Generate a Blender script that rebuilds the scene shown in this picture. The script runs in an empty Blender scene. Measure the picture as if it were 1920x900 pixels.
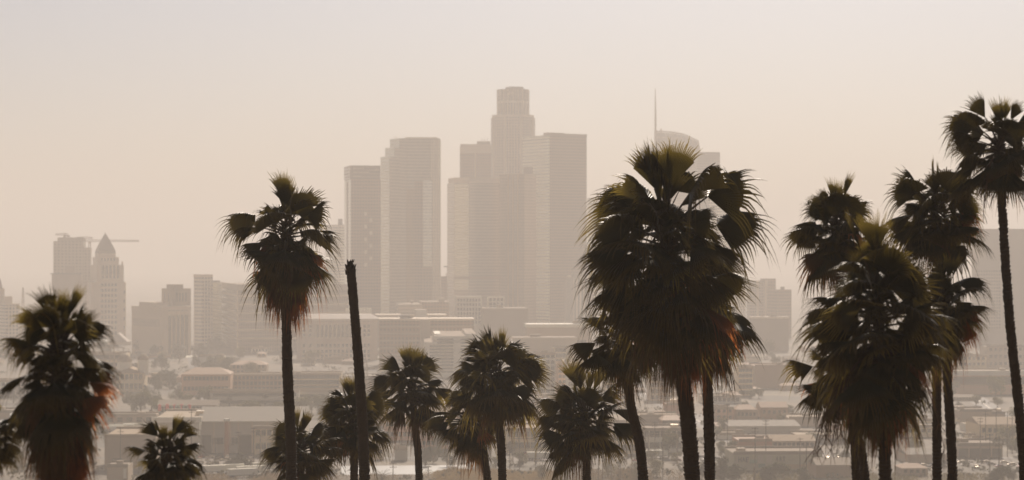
import bpy, math, random
from mathutils import Vector, Matrix
R_ = math.radians
# ---- light and air
HAZE_DENSITY, HAZE_COLOR, HAZE_ANISO = 3.0e-4, (.96, .915, .855), .15
SUN_AZ_D, SUN_EL_D, SUN_STR, SUN_COL = 8, 32, 4.9, (1.0, .865, .735)
SKY_STR, SKY_AIR, SKY_DUST, SKY_OZ = .051, .70, 2.2, 4.5
EXPOSURE, APERTURE = 0.12, .075
WARM = (1.12, .96, .72)      # warm cast of light and grading put into every surf and facade colour
scene = bpy.context.scene
COL = scene.collection
F = 4340.0          # focal length in pixels of a 1920 px wide frame
EYE = 100.0         # height of the viewpoint on its hill above the plain
HOR = 485.0         # picture row of the horizon

def X(px, D): return (px - 960.0) / F * D
def Z(py, D): return EYE - (py - HOR) / F * D
def DG(py): return F * EYE / (py - HOR)          # distance of the flat ground at a picture row

def smooth(t):
    t = max(0.0, min(1.0, t)); return t * t * (3 - 2 * t)
def terrain(x, y):
    a = 98.3 - 0.28 * max(0.0, y)
    k = 14.0
    h = k * math.log1p(math.exp(min(40.0, a / k))) if a < 400 else a
    h *= 1 - smooth((y - 260) / 260)
    if y < -60: h *= 1 - smooth((-60 - y) / 500)
    return h * (1 - smooth((abs(x) - 300) / 400)) - 0.0

# ------------------------------------------------------------------ materials
MATS = {}
def _new(name):
    m = bpy.data.materials.new(name); m.use_nodes = True
    nt = m.node_tree; return m, nt, nt.nodes['Principled BSDF']
def ramp_mix(nt, fac, a, b):
    n = nt.nodes.new('ShaderNodeMix'); n.data_type = 'RGBA'
    for i, v in ((6, a), (7, b)):
        if isinstance(v, tuple): n.inputs[i].default_value = (*v, 1)
        else: nt.links.new(v, n.inputs[i])
    if isinstance(fac, (int, float)): n.inputs[0].default_value = fac
    else: nt.links.new(fac, n.inputs[0])
    return n.outputs[2]
def mth(nt, op, a, b=None, c=None):
    n = nt.nodes.new('ShaderNodeMath'); n.operation = op
    for i, v in enumerate((a, b, c)):
        if v is None: continue
        if isinstance(v, (int, float)): n.inputs[i].default_value = v
        else: nt.links.new(v, n.inputs[i])
    return n.outputs[0]
def noise(nt, coord, scale, detail=4, rough=.6):
    n = nt.nodes.new('ShaderNodeTexNoise'); n.inputs['Scale'].default_value = scale
    n.inputs['Detail'].default_value = detail; n.inputs['Roughness'].default_value = rough
    nt.links.new(coord, n.inputs['Vector']); return n.outputs[0]
def objco(nt):
    return nt.nodes.new('ShaderNodeTexCoord').outputs['Object']

def surf(name, col, rough=.75, metal=0.0, var=.35, scale=.15, bump=0.0, bscale=None):
    if name in MATS: return MATS[name]
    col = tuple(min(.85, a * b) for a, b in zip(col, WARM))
    m, nt, p = _new(name)
    co = objco(nt)
    n1 = noise(nt, co, scale, 5)
    n2 = noise(nt, co, scale * 9, 3)
    f = mth(nt, 'ADD', mth(nt, 'MULTIPLY', n1, .7), mth(nt, 'MULTIPLY', n2, .3))
    f = mth(nt, 'SMOOTHSTEP', f, .3, .7) if False else f
    lo = tuple(c * (1 - var) for c in col); hi = tuple(min(.9, c * (1 + var)) for c in col)
    nt.links.new(ramp_mix(nt, f, lo, hi), p.inputs['Base Color'])
    p.inputs['Roughness'].default_value = rough; p.inputs['Metallic'].default_value = metal
    if bump:
        b = nt.nodes.new('ShaderNodeBump'); b.inputs['Strength'].default_value = bump
        nt.links.new(noise(nt, co, bscale or scale * 20, 4), b.inputs['Height'])
        nt.links.new(b.outputs[0], p.inputs['Normal'])
    MATS[name] = m; return m

def facade(name, wall, glass, fl=4.0, bay=3.2, wu=.7, wv=.6, refl=.3, grough=.12, var=.25, wrough=.6, wmetal=0.0):
    """window grid in metres on the UVs of a wall"""
    if name in MATS: return MATS[name]
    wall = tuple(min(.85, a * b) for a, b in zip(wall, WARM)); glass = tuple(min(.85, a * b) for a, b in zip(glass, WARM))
    m, nt, p = _new(name)
    uv = nt.nodes.new('ShaderNodeUVMap').outputs[0]
    s = nt.nodes.new('ShaderNodeSeparateXYZ'); nt.links.new(uv, s.inputs[0])
    u = mth(nt, 'DIVIDE', s.outputs[0], bay); v = mth(nt, 'DIVIDE', s.outputs[1], fl)
    mu = mth(nt, 'LESS_THAN', mth(nt, 'ABSOLUTE', mth(nt, 'SUBTRACT', mth(nt, 'FRACT', u), .5)), wu / 2)
    mv = mth(nt, 'LESS_THAN', mth(nt, 'ABSOLUTE', mth(nt, 'SUBTRACT', mth(nt, 'FRACT', v), .5)), wv / 2)
    mask = mth(nt, 'MULTIPLY', mu, mv)
    c = nt.nodes.new('ShaderNodeCombineXYZ')
    nt.links.new(mth(nt, 'FLOOR', u), c.inputs[0]); nt.links.new(mth(nt, 'FLOOR', v), c.inputs[1])
    wn = nt.nodes.new('ShaderNodeTexWhiteNoise'); wn.noise_dimensions = '3D'; nt.links.new(c.outputs[0], wn.inputs[0])
    mp = nt.nodes.new('ShaderNodeMapping'); mp.inputs['Scale'].default_value = (.045, .009, 1); nt.links.new(uv, mp.inputs[0])
    streak = noise(nt, mp.outputs[0], 1.0, 3)      # tall uneven reflection streaks put into the tint of the panes
    gf = mth(nt, 'ADD', mth(nt, 'MULTIPLY', wn.outputs[0], .45), mth(nt, 'MULTIPLY', streak, .55))
    g = ramp_mix(nt, gf, tuple(x * (1 - var * 1.8) for x in glass), tuple(min(.9, x * (1 + var * 1.8)) for x in glass))
    big = noise(nt, uv, .03, 4)
    w = ramp_mix(nt, big, tuple(x * .8 for x in wall), tuple(min(.9, x * 1.2) for x in wall))
    nt.links.new(ramp_mix(nt, mask, w, g), p.inputs['Base Color'])
    nt.links.new(mth(nt, 'ADD', mth(nt, 'MULTIPLY', mask, grough - wrough), wrough), p.inputs['Roughness'])
    nt.links.new(mth(nt, 'ADD', mth(nt, 'MULTIPLY', mask, refl - wmetal), wmetal), p.inputs['Metallic'])
    MATS[name] = m; return m

def leafmat(name, col, trans, tfac=.42, rough=.38, var=.35, tips=None):
    if name in MATS: return MATS[name]
    m, nt, p = _new(name)
    oi = nt.nodes.new('ShaderNodeObjectInfo').outputs['Random']
    co = objco(nt)
    f = mth(nt, 'ADD', mth(nt, 'MULTIPLY', oi, .6), mth(nt, 'MULTIPLY', noise(nt, co, 6, 2), .4))
    c0 = ramp_mix(nt, f, tuple(c * (1 - var) for c in col), tuple(c * (1 + var) for c in col))
    if tips:      # dry ends, with lit tips and shaded fan hearts put into colour: v runs from the stalk (0) to the tip (1)
        sv = nt.nodes.new('ShaderNodeSeparateXYZ'); nt.links.new(nt.nodes.new('ShaderNodeUVMap').outputs[0], sv.inputs[0])
        mr = nt.nodes.new('ShaderNodeMapRange'); mr.interpolation_type = 'SMOOTHSTEP'
        mr.inputs[1].default_value = .45; mr.inputs[2].default_value = 1.0; nt.links.new(sv.outputs[1], mr.inputs[0])
        c0 = ramp_mix(nt, mr.outputs[0], c0, tips)
    nt.links.new(c0, p.inputs['Base Color'])
    p.inputs['Roughness'].default_value = rough; p.inputs['Specular IOR Level'].default_value = .16
    t = nt.nodes.new('ShaderNodeBsdfTranslucent')
    nt.links.new(ramp_mix(nt, f, tuple(c * (1 - var) for c in trans), tuple(min(.9, c * (1 + var)) for c in trans)), t.inputs[0])
    mx = nt.nodes.new('ShaderNodeMixShader'); mx.inputs[0].default_value = tfac
    if tips: nt.links.new(mth(nt, 'ADD', mth(nt, 'MULTIPLY', mr.outputs[0], tfac), .06), mx.inputs[0])
    nt.links.new(p.outputs[0], mx.inputs[1]); nt.links.new(t.outputs[0], mx.inputs[2])
    nt.links.new(mx.outputs[0], nt.nodes['Material Output'].inputs['Surface'])
    MATS[name] = m; return m

# ------------------------------------------------------------------ mesh helper
class MB:
    def __init__(s): s.v = []; s.f = []; s.m = []; s.uv = []
    def face(s, pts, mi=0, uv=None):
        i = len(s.v); s.v += [tuple(p) for p in pts]
        s.f.append(tuple(range(i, i + len(pts)))); s.m.append(mi)
        s.uv.append(uv or [(p[0] + p[1], p[2]) for p in pts])
    def prism(s, poly, z0, z1, mi=0, top=None, bottom=False):
        n = len(poly)
        a = sum(poly[i][0] * poly[(i + 1) % n][1] - poly[(i + 1) % n][0] * poly[i][1] for i in range(n))
        if a < 0: poly = poly[::-1]
        u = 0.0
        for i in range(n):
            p, q = poly[i], poly[(i + 1) % n]
            l = math.hypot(q[0] - p[0], q[1] - p[1])
            z1p = z1(p) if callable(z1) else z1; z1q = z1(q) if callable(z1) else z1
            s.face([(p[0], p[1], z0), (q[0], q[1], z0), (q[0], q[1], z1q), (p[0], p[1], z1p)], mi,
                   [(u, z0), (u + l, z0), (u + l, z1q), (u, z1p)])
            u += l
        s.face([(p[0], p[1], z1(p) if callable(z1) else z1) for p in poly], mi if top is None else top)
        if bottom: s.face([(p[0], p[1], z0) for p in poly[::-1]], mi)
    def box(s, x0, x1, y0, y1, z0, z1, mi=0):
        s.prism([(x0, y0), (x1, y0), (x1, y1), (x0, y1)], z0, z1, mi, bottom=True)
    def tube(s, pts, rad, n=6, mi=0, cap=True):
        pts = [Vector(p) for p in pts]; rings = []
        if not hasattr(rad, '__len__'): rad = [rad] * len(pts)
        base = len(s.v)
        for i, p in enumerate(pts):
            t = (pts[min(i + 1, len(pts) - 1)] - pts[max(i - 1, 0)])
            t = t.normalized() if t.length > 1e-9 else Vector((0, 0, 1))
            a = t.cross(Vector((0, 1, 0)) if abs(t.y) < .9 else Vector((1, 0, 0))).normalized(); b = t.cross(a)
            for k in range(n):
                w = 2 * math.pi * k / n
                s.v.append(tuple(p + (a * math.cos(w) + b * math.sin(w)) * rad[i]))
        for i in range(len(pts) - 1):
            for k in range(n):
                q = (base + i * n + k, base + i * n + (k + 1) % n, base + (i + 1) * n + (k + 1) % n, base + (i + 1) * n + k)
                s.f.append(q); s.m.append(mi); s.uv.append([(0, 0)] * 4)
        if cap:
            for i in (0, len(pts) - 1):
                s.f.append(tuple(base + i * n + k for k in range(n))); s.m.append(mi); s.uv.append([(0, 0)] * n)
    def mesh(s, name, mats):
        me = bpy.data.meshes.new(name)
        me.from_pydata(s.v, [], s.f)
        for m in (mats if isinstance(mats, (list, tuple)) else [mats]): me.materials.append(m)
        me.polygons.foreach_set('material_index', s.m)
        ul = me.uv_layers.new(name='UVMap')
        flat = [c for f in s.uv for p in f for c in p]
        ul.data.foreach_set('uv', flat)
        me.update(); return me
    def build(s, name, mats, parent=None):
        return link(name, s.mesh(name, mats), parent)

def weld(me, d=1e-5):
    import bmesh
    b = bmesh.new(); b.from_mesh(me); bmesh.ops.remove_doubles(b, verts=b.verts, dist=d)
    b.to_mesh(me); b.free(); return me

def link(name, data, parent=None, loc=None):
    o = bpy.data.objects.new(name, data); COL.objects.link(o)
    if parent: o.parent = parent
    if loc is not None: o.location = loc
    return o
def tag(o, label, cat, group=None):
    o['label'] = label; o['category'] = cat
    if group: o['group'] = group
    return o
def thing(name, label, cat, loc=(0, 0, 0), group=None):
    return tag(link(name, None, None, loc), label, cat, group)
def local(root, o):
    """place a child built in world coordinates under a root standing at its base"""
    o.parent = root; o.matrix_parent_inverse = Matrix.Translation(-Vector(root.location)); return o
def struct(o, kind='structure'): o['kind'] = kind; return o

# ------------------------------------------------------------------ buildings
class Blk: pass
def block(pa, pb, pc, D, th, ytop, zb=0.0, depth=40.0, yb=None):
    """footprint from the picture columns of its visible corners: pa left, pb nearest, pc right; th = turn of the right-hand face in degrees"""
    b = Blk(); t = R_(th); b.D = D
    B = Vector((X(pb, D), D))
    dr = Vector((math.cos(t), math.sin(t))); dl = Vector((-math.sin(t), math.cos(t)))
    def hit(d, px):
        k = (px - 960) / F; return (k * B.y - B.x) / (d.x - k * d.y)
    lr = hit(dr, pc)
    ll = hit(dl, pa) if abs(pa - pb) > .5 else depth
    if ll < 2: ll = depth
    ll = min(ll, 260)
    b.B = B; b.dr = dr; b.dl = dl; b.lr = lr; b.ll = ll
    b.poly = [tuple(B), tuple(B + dr * lr), tuple(B + dr * lr + dl * ll), tuple(B + dl * ll)]
    b.z0 = zb; b.z1 = Z(ytop, D)
    return b
def inset(b, l0, l1, r0, r1):
    """sub-rectangle of a block in fractions along its left and right faces"""
    c = lambda r, l: tuple(b.B + b.dr * (b.lr * r) + b.dl * (b.ll * l))
    return [c(r0, l0), c(r1, l0), c(r1, l1), c(r0, l1)]
def face_pt(b, side, u, z, out=0.0):
    if side == 'R':
        p = b.B + b.dr * u - b.dl * out
    else:
        p = b.B + b.dl * u - b.dr * out
    return Vector((p.x, p.y, z))
UNITWIN = {}
def unit_window(gm, fm):
    k = (gm.name, fm.name if fm else '')
    if k not in UNITWIN:
        mb = MB()
        mb.box(-.5, .5, -.05, .3, -.5, .5, 0)
        if fm:
            for a in ((-.58, -.5, -.6, .6), (.5, .58, -.6, .6), (-.5, .5, -.62, -.5), (-.5, .5, .5, .6)):
                mb.box(a[0], a[1], -.22, .3, a[2], a[3], 1)
        me = mb.mesh('window', [gm, fm] if fm else [gm]); UNITWIN[k] = me
    return UNITWIN[k]
def windows(root, b, side, us, zs, w, h, gm, fm=None, name='window'):
    me = unit_window(gm, fm)
    ang = math.atan2(b.dr.y, b.dr.x) if side == 'R' else math.atan2(-b.dl.y, -b.dl.x)
    for z in zs:
        for u in us:
            o = link(name, me, root)
            o.location = face_pt(b, side, u, z) - Vector(root.location)
            o.rotation_euler = (0, 0, ang); o.scale = (w, 1, h)
def span(n, a, c):
    return [a + (c - a) * (i + .5) / n for i in range(n)]
def part_prism(root, name, poly, z0, z1, m, label=None, top=None):
    mb = MB(); mb.prism(poly, z0, z1, 0, top=1 if top else None, bottom=True)
    o = local(root, mb.build(name, [m, top] if top else [m]))
    if label: o['label'] = label
    return o
def panel(root, b, side, u0, u1, z0, z1, m, name='panel', out=.6, label=None, inn=.3):
    mb = MB()
    poly = [face_pt(b, side, u0, 0, out), face_pt(b, side, u1, 0, out), face_pt(b, side, u1, 0, -inn), face_pt(b, side, u0, 0, -inn)]
    mb.prism([(p.x, p.y) for p in poly], z0, z1, 0, bottom=True)
    o = local(root, mb.build(name, [m]))
    if label: o['label'] = label
    return o
ROOF = surf('roof_gravel', (.24, .20, .16), .9, var=.3, scale=.05)
CONC = surf('pale_concrete', (.36, .32, .27), .8)
DARKM = surf('dark_metal', (.08, .075, .07), .5, .3)
rng = random.Random(11)
def building(name, label, cat, b, wall, roof=None, parapet=None, gear=2, group=None, rise=1.2):
    t = thing(name, label, cat, (b.B.x, b.B.y, b.z0), group)
    part_prism(t, 'wall', b.poly, b.z0, b.z1, wall, top=roof or ROOF)
    if parapet:
        for l0, l1, r0, r1 in ((-.006, .012, -.006, 1.006), (.988, 1.006, -.006, 1.006), (.012, .988, -.006, .012), (.012, .988, .988, 1.006)):
            pass
        mb = MB()
        outer = inset(b, -.008, 1.008, -.008, 1.008)
        mb.prism(outer, b.z1 - rise * .5, b.z1 + rise, 0, bottom=True)
        local(t, mb.build('parapet', [parapet]))
    for i in range(gear):
        l0 = rng.uniform(.15, .6); r0 = rng.uniform(.08, .75)
        h = rng.uniform(.015, .05) * (b.z1 - b.z0) + 1.5
        part_prism(t, 'rooftop_unit', inset(b, l0, l0 + rng.uniform(.12, .3), r0, r0 + rng.uniform(.06, .2)), b.z1 + (rise if parapet else 0), b.z1 + (rise if parapet else 0) + h, rng.choice([CONC, ROOF, DARKM]))
    return t

# ------------------------------------------------------------------ skyline towers
TH = 33
G_BROWN = facade('brown_granite_grid', (.25, .155, .09), (.10, .066, .042), 4, 3.4, .62, .55, .15)
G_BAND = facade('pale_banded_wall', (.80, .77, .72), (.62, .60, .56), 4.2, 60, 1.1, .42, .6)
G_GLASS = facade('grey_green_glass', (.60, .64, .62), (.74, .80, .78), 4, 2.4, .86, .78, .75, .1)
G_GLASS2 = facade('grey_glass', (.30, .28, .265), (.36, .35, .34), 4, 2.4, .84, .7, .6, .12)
G_BRONZE = facade('bronze_glass', (.24, .17, .11), (.34, .25, .16), 4, 3.0, .8, .6, .5, .16)
G_STONE = facade('pale_stone_grid', (.52, .47, .41), (.12, .11, .10), 3.9, 3.8, .5, .55, .25)
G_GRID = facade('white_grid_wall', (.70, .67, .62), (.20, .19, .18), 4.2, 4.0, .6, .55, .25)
G_FINE = facade('fine_grey_grid', (.33, .30, .27), (.14, .13, .12), 3.8, 3.0, .6, .55, .3)
PALE = surf('pale_stone', (.62, .57, .50), .7, var=.15)
WHITE = surf('white_plaster', (.80, .80, .82), .7, var=.12)
TAN = surf('tan_plaster', (.36, .30, .24), .8, var=.2)
STEEL = surf('pale_steel', (.55, .53, .50), .3, .6, var=.15)
WGLASS = surf('dark_window_glass', (.03, .03, .03), .25, .1, var=.3)
CHROME = surf('bright_mullion_steel', (.75, .72, .68), .25, .8, var=.1)
BROWNW = surf('brown_stone', (.22, .16, .13), .7, var=.2)
CU = surf('weathered_cap', (.24, .20, .17), .7, var=.2)

def ngon(cx, cy, r, n=28, a0=0): return [(cx + r * math.cos(a0 + 2 * math.pi * i / n), cy + r * math.sin(a0 + 2 * math.pi * i / n)) for i in range(n)]

# --- the round stepped tower, tallest of all
D = 3300; cx = X(962, D); cy = D + 31; px = (D + 31) / F
t = thing('skyscraper', 'tallest tower of the skyline, round and stepped with a crown ring', 'skyscraper', (cx, cy, 0))
G_US = facade('round_tower_stone', (.46, .42, .36), (.13, .12, .11), 4.1, 4.1, .55, .55, .3)
part_prism(t, 'shaft', ngon(cx, cy, 41.5 * px), 0, Z(219, D), G_US, top=ROOF)
mb = MB()
mb.prism(ngon(cx, cy, 39.5 * px), Z(219, D), Z(214, D), 0); local(t, mb.build('shoulder', [PALE]))
part_prism(t, 'upper_shaft', ngon(cx, cy, 29.5 * px), Z(214, D), Z(192, D), facade('ribbed_upper', (.36, .32, .28), (.12, .11, .1), 40, 4.1, .5, 1.1, .3))
part_prism(t, 'ring', ngon(cx, cy, 28 * px), Z(192, D), Z(187, D), STEEL)
part_prism(t, 'crown', ngon(cx, cy, 29.8 * px), Z(187, D), Z(165.5, D), facade('crown_glass', (.22, .18, .15), (.16, .14, .12), 5, 5, .8, .8, .4), top=ROOF)
part_prism(t, 'helipad', ngon(cx + 2, cy, 17 * px), Z(165.5, D), Z(160.5, D), DARKM, top=ROOF)
for i in range(20):
    a = 2 * math.pi * i / 20
    mb = MB(); c, s = math.cos(a), math.sin(a); r = 29.8 * px
    mb.tube([(cx + c * r, cy + s * r, Z(214, D)), (cx + c * r, cy + s * r, Z(165.5, D))], .55, 4)
    local(t, mb.build('rib', [PALE]))
for a in (-.75, -.25, .25, .75):
    w = math.pi * (1.5 + a * .45); r = 41.4 * px
    mb = MB(); mb.tube([(cx + math.cos(w) * r, cy + math.sin(w) * r, 0), (cx + math.cos(w) * r, cy + math.sin(w) * r, Z(219, D))], 1.6, 6)
    local(t, mb.build('pier', [PALE]))
yy = cy - 29.8 * px - .5
mb = MB()   # pale emblem plate: a flag-like slanted shape beside a block
mb.box(X(953, D), X(957.6, D), yy - .6, yy + 2, Z(176, D), Z(171.5, D))
x0, x1 = X(958.5, D), X(963.5, D)
mb.prism([(x0, yy - .6), (x1, yy - .6), (x1, yy + 2), (x0, yy + 2)], Z(176, D), lambda p: Z(170, D) if p[0] < (x0 + x1) / 2 else Z(173, D), 0)
local(t, mb.build('emblem', [PALE]))

# --- brown tower with pale head and pale centre mullion
b = block(862, 863, 921, 3180, 6, 274, depth=45)
t = building('skyscraper', 'brown tower with pale top band and one centre stripe, left of the round tower', 'skyscraper', b, G_BROWN, gear=0)
part_prism(t, 'head_band', inset(b, .06, .95, .02, .99), b.z1, b.z1 + 3, PALE, top=ROOF)
panel(t, b, 'R', -.5, b.lr + .5, b.z1 - 9.5, b.z1 - .2, PALE, 'top_band', .8)
panel(t, b, 'R', b.lr * .46, b.lr * .51, 40, b.z1 - 9.6, PALE, 'centre_stripe', .8)
part_prism(t, 'penthouse', inset(b, .3, .7, .55, .98), b.z1 + 3, b.z1 + 7, CONC)
for r in (.70, .78, .87):
    mb = MB(); p = b.B + b.dr * b.lr * r; mb.tube([(p.x, p.y + 20, b.z1), (p.x, p.y + 20, b.z1 + 12)], .3, 4); local(t, mb.build('mast', [DARKM]))

# --- grey tower with chamfered corners, in front
b = block(838, 851, 937, 3000, 14, 333)
t = thing('skyscraper', 'broad grey glass tower with a pale green corner strip, left of the bronze tower', 'skyscraper', (b.B.x, b.B.y, 0))
e = [(X(838.5, 3030), 3030), (X(851, 3000), 3000), (X(880, 2990), 2990), (X(937, 3006), 3006), (X(937, 3006) + 10, 3060), (X(842, 3060), 3060)]
part_prism(t, 'wall', e, 0, Z(343, 3000), G_GLASS2, top=ROOF)
part_prism(t, 'crown', [(p[0] + (1.5 if i in (0, 5) else 0), p[1] + 1) for i, p in enumerate(e)], Z(343, 3000), Z(333, 3000), PALE, top=ROOF)
q = [(X(852, 2999.6), 2999), (X(879, 2990), 2989.4), (X(879, 2990), 2991.5), (X(852, 3000), 3001.2)]
part_prism(t, 'glass_strip', q, 60, Z(345, 3000), G_GLASS, 'pale green glass corner strip')
part_prism(t, 'dark_band', [(X(851, 3000), 2998.6), (X(880, 2990), 2988.6), (X(937, 3006), 3004.6), (X(937, 3006), 3007), (X(880, 2990), 2992), (X(851, 3000), 3002)], Z(523, 3000), Z(518, 3000), BROWNW)

# --- bronze tower
b = block(936, 985, 1010, 2940, 62, 326)
t = thing('skyscraper', 'bronze glass tower with a warm golden face, in front of the banded slab tower', 'skyscraper', (b.B.x, b.B.y, 0))
e = [(X(936, 2960), 2960), (X(983, 2935), 2935), (X(1006, 2965), 2965), (X(1006, 2990), 2990), (X(940, 2992), 2992)]
part_prism(t, 'wall', e, 0, Z(326, 2940), G_BRONZE, top=ROOF)
e2 = [(X(981, 2970), 2970), (X(999, 2968), 2968), (X(999, 2985), 2985), (X(981, 2985), 2985)]
part_prism(t, 'penthouse', e2, Z(326, 2940), Z(312, 2950), BROWNW)
for pxx in (953, 962, 971):
    f = (pxx - 936) / 47; dd = 2960 - 25 * f
    mb = MB(); mb.tube([(X(pxx, dd), dd - .4, 30), (X(pxx, dd), dd - .4, Z(327, 2940))], .7, 4); local(t, mb.build('mullion', [surf('gold_mullion', (.45, .32, .16), .3, .6)]))

# --- banded / brown slab tower
b = block(981, 1030, 1100, 3060, TH, 253)
t = thing('skyscraper', 'sharp-edged slab tower with a pale banded left side and a plain brown right side', 'skyscraper', (b.B.x, b.B.y, 0))
part_prism(t, 'wall', b.poly, 0, b.z1, G_BROWN, top=ROOF)
panel(t, b, 'L', -.2, b.ll, 0, b.z1, G_BAND, 'banded_side', 1.0)  # bands are cladding; the paler tone puts this side's sky reflection into colour
panel(t, b, 'R', -.6, b.lr + .4, b.z1, b.z1 + 2.5, BROWNW, 'coping', .6, inn=3)
panel(t, b, 'R', 0, b.lr * .42, b.z1 + .01, b.z1 + 3.4, BROWNW, 'roof_screen', -2, inn=14)
panel(t, b, 'R', b.lr * .48, b.lr * .56, 40, 78, STEEL, 'reflection_panel', 1.2, 'steel panel standing in for a slanting pale reflection low on the brown side')  # added panel: a pale reflection on the wall made as a steel shape

# --- stepped glass tower, left of the bright gap
t = thing('skyscraper', 'tall stepped glass tower with a rounded right corner and three steps down its left', 'skyscraper', (X(758, 2900), 2900, 0))
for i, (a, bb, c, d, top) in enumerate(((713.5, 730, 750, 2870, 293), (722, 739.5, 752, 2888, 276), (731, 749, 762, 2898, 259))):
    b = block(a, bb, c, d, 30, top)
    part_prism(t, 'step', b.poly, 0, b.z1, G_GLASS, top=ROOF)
    panel(t, b, 'R', .2, b.lr, 0, b.z1 - 1, G_GLASS2, 'step_face', .5)  # darker glass copy: the dimmer reflection of these faces put into the colour
D = 2905
e = [(X(750, D), D + 4), (X(758, D), D)]
e += [(X(812, D), D + 4)]
for k in range(1, 7):
    a = R_(-85 + k * 15); e.append((X(811, D) + 9.5 * math.cos(a), D + 13.5 + 9.5 * math.sin(a)))
e += [(X(824, D), D + 50), (X(750, D), D + 50)]
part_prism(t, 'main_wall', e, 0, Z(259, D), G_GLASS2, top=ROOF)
part_prism(t, 'coping', [(p[0], p[1] + (0 if i else 0)) for i, p in enumerate(ngon((e[0][0] + e[-1][0]) / 2, 0, 1, 4))] and [(X(760, D), D + 1), (X(820, D), D + 4), (X(822, D), D + 45), (X(755, D), D + 45)], Z(259, D), Z(257, D), STEEL)
for pxx, d2 in ((749.5, 2903.2), (758.3, 2904.0), (808.5, 2907.6), (812.5, 2908.2), (817, 2909.6), (821.5, 2911.6), (825.2, 2917)):
    mb = MB(); mb.tube([(X(pxx, d2), d2, 0), (X(pxx, d2), d2, Z(262, D))], .85, 4); local(t, mb.build('vertical_rib', [CHROME]))
bm_ = block(757, 758, 812, D, 4.0, 259)
pw = bm_.lr / 54
panel(t, bm_, 'R', pw * 1, pw * 21, 0, Z(354, D), G_BRONZE, 'lower_panel', .5)
panel(t, bm_, 'R', pw * 19, pw * 35, 0, Z(340, D), G_BROWN, 'brown_panel', .9)
panel(t, bm_, 'R', pw * 35.3, pw * 52, Z(500, D), Z(338, D), G_GLASS, 'glass_panel', .8, 'pale green glass strip right of centre')
panel(t, bm_, 'R', pw * 35.3, pw * 52, 0, Z(501, D), G_BROWN, 'base_panel', .8)
rl = block(770, 771, 790, D + 10, 4, 257, depth=10)
mb = MB(); mb.tube([(X(742, D), D + 8, Z(259, 2898)), (X(742, D), D + 8, Z(255, D))], .5, 5); local(t, mb.build('rooftop_davit', [STEEL]))

# --- brown tower with a sign band
b = block(646.5, 658, 714, 2820, 12, 335)
t = thing('skyscraper', 'brown tower with a faint lettered sign on its head, left of the stepped glass tower', 'skyscraper', (b.B.x, b.B.y, 0))
part_prism(t, 'wall', b.poly, 0, b.z1, G_BROWN, top=ROOF)
panel(t, b, 'L', 0, b.ll, 0, b.z1 - 1, G_GLASS, 'side_strip', .6)
panel(t, b, 'L', b.ll * .38, b.ll * .6, 90, b.z1 - 3, BROWNW, 'side_slot', 1.0)
hd = inset(b, .02, .98, .0, .99)
part_prism(t, 'head', [(p[0] + (-1.2 if i in (0, 3) else 0), p[1] + .6) for i, p in enumerate(hd)], b.z1, Z(310, 2820), facade('head_cladding', (.20, .16, .135), (.15, .12, .10), 4, 40, .9, .5, .2), top=ROOF)
G_SIGN = surf('faded_sign_panel', (.38, .35, .31), .6, var=.2)
for u0, u1, ya, yb_ in ((.07, .50, 317, 314.6), (.07, .62, 324, 321.4), (.07, .36, 331.5, 329)):
    n = int((u1 - u0) / .055)
    for k in range(n):
        uu = u0 + k * .055
        panel(t, b, 'R', b.lr * uu, b.lr * (uu + .04), Z(ya, 2820), Z(yb_, 2820), G_SIGN, 'sign_letter', .4)
for k, (du, hh) in enumerate(((.80, 3), (.84, 5), (.9, 4))):
    panel(t, b, 'R', b.lr * du, b.lr * (du + .025), Z(320, 2820), Z(320 - hh, 2820), G_SIGN, 'logo_bar', .4)
for i in range(9):
    panel(t, b, 'R', b.lr * .44 + (i % 2) * 6.5, b.lr * .44 + (i % 2) * 6.5 + 3.5, Z(500 - i * 12, 2820), Z(493 - i * 12, 2820), STEEL, 'painted_lit_bay', .3)  # pale steel colour stands in for light in these bays

# --- pale slab behind, between the tall palm and the brown tower
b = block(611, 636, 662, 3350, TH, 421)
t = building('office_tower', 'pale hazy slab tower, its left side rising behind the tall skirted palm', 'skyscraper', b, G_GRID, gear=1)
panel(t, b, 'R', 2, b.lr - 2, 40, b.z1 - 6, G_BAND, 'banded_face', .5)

# --- low-rise just right of the gap
b = block(826, 827, 842, 3150, 5, 518, depth=30)
t = building('office_block', 'small brown block closing the bottom of the bright gap between two towers', 'office building', b, G_BROWN, gear=1)
mb = MB(); mb.box(X(832, 3140), X(841, 3140), 3140, 3146, Z(501, 3140), Z(498.5, 3140)); local(t, mb.build('canopy', [DARKM]))
mb = MB(); mb.box(X(838, 3140), X(841, 3140), 3141, 3145, Z(518, 3140), Z(501.2, 3140)); local(t, mb.build('stair_shaft', [BROWNW]))

# --- sail-shaped tower with a spire
D = 3600
t = thing('skyscraper', 'slender sail-topped tower with a thin spire, rising behind the largest palm crown', 'skyscraper', (X(1271, D), D, 0))
prof = [(1231, 246), (1240, 246), (1262, 248), (1278, 250.5), (1290, 255), (1302, 261), (1309, 264), (1312, 281)]
def sailz(p):
    k = 960 + F * p[0] / D
    for (a, ya), (c, yc) in zip(prof, prof[1:]):
        if k <= c + .01: return Z(ya + (yc - ya) * max(0, (k - a)) / (c - a), D)
    return Z(281, D)
xs = [p[0] for p in prof]
mb = MB(); mb.prism([(X(1231, D), D), (X(1312, D), D), (X(1312, D), D + 45), (X(1231, D), D + 45)], 0, Z(283, D), 0, top=1)
local(t, mb.build('wall', [G_GLASS2, ROOF]))
sm = surf('pale_lattice_steel', (.42, .40, .38), .4, .5)
mb = MB()   # glazed crown: posts, rails and braces under the sweeping edge
for k in xs: mb.tube([(X(k, D), D + 1, Z(283, D)), (X(k, D), D + 1, sailz((X(k, D), 0)))], .9, 4)
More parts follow.
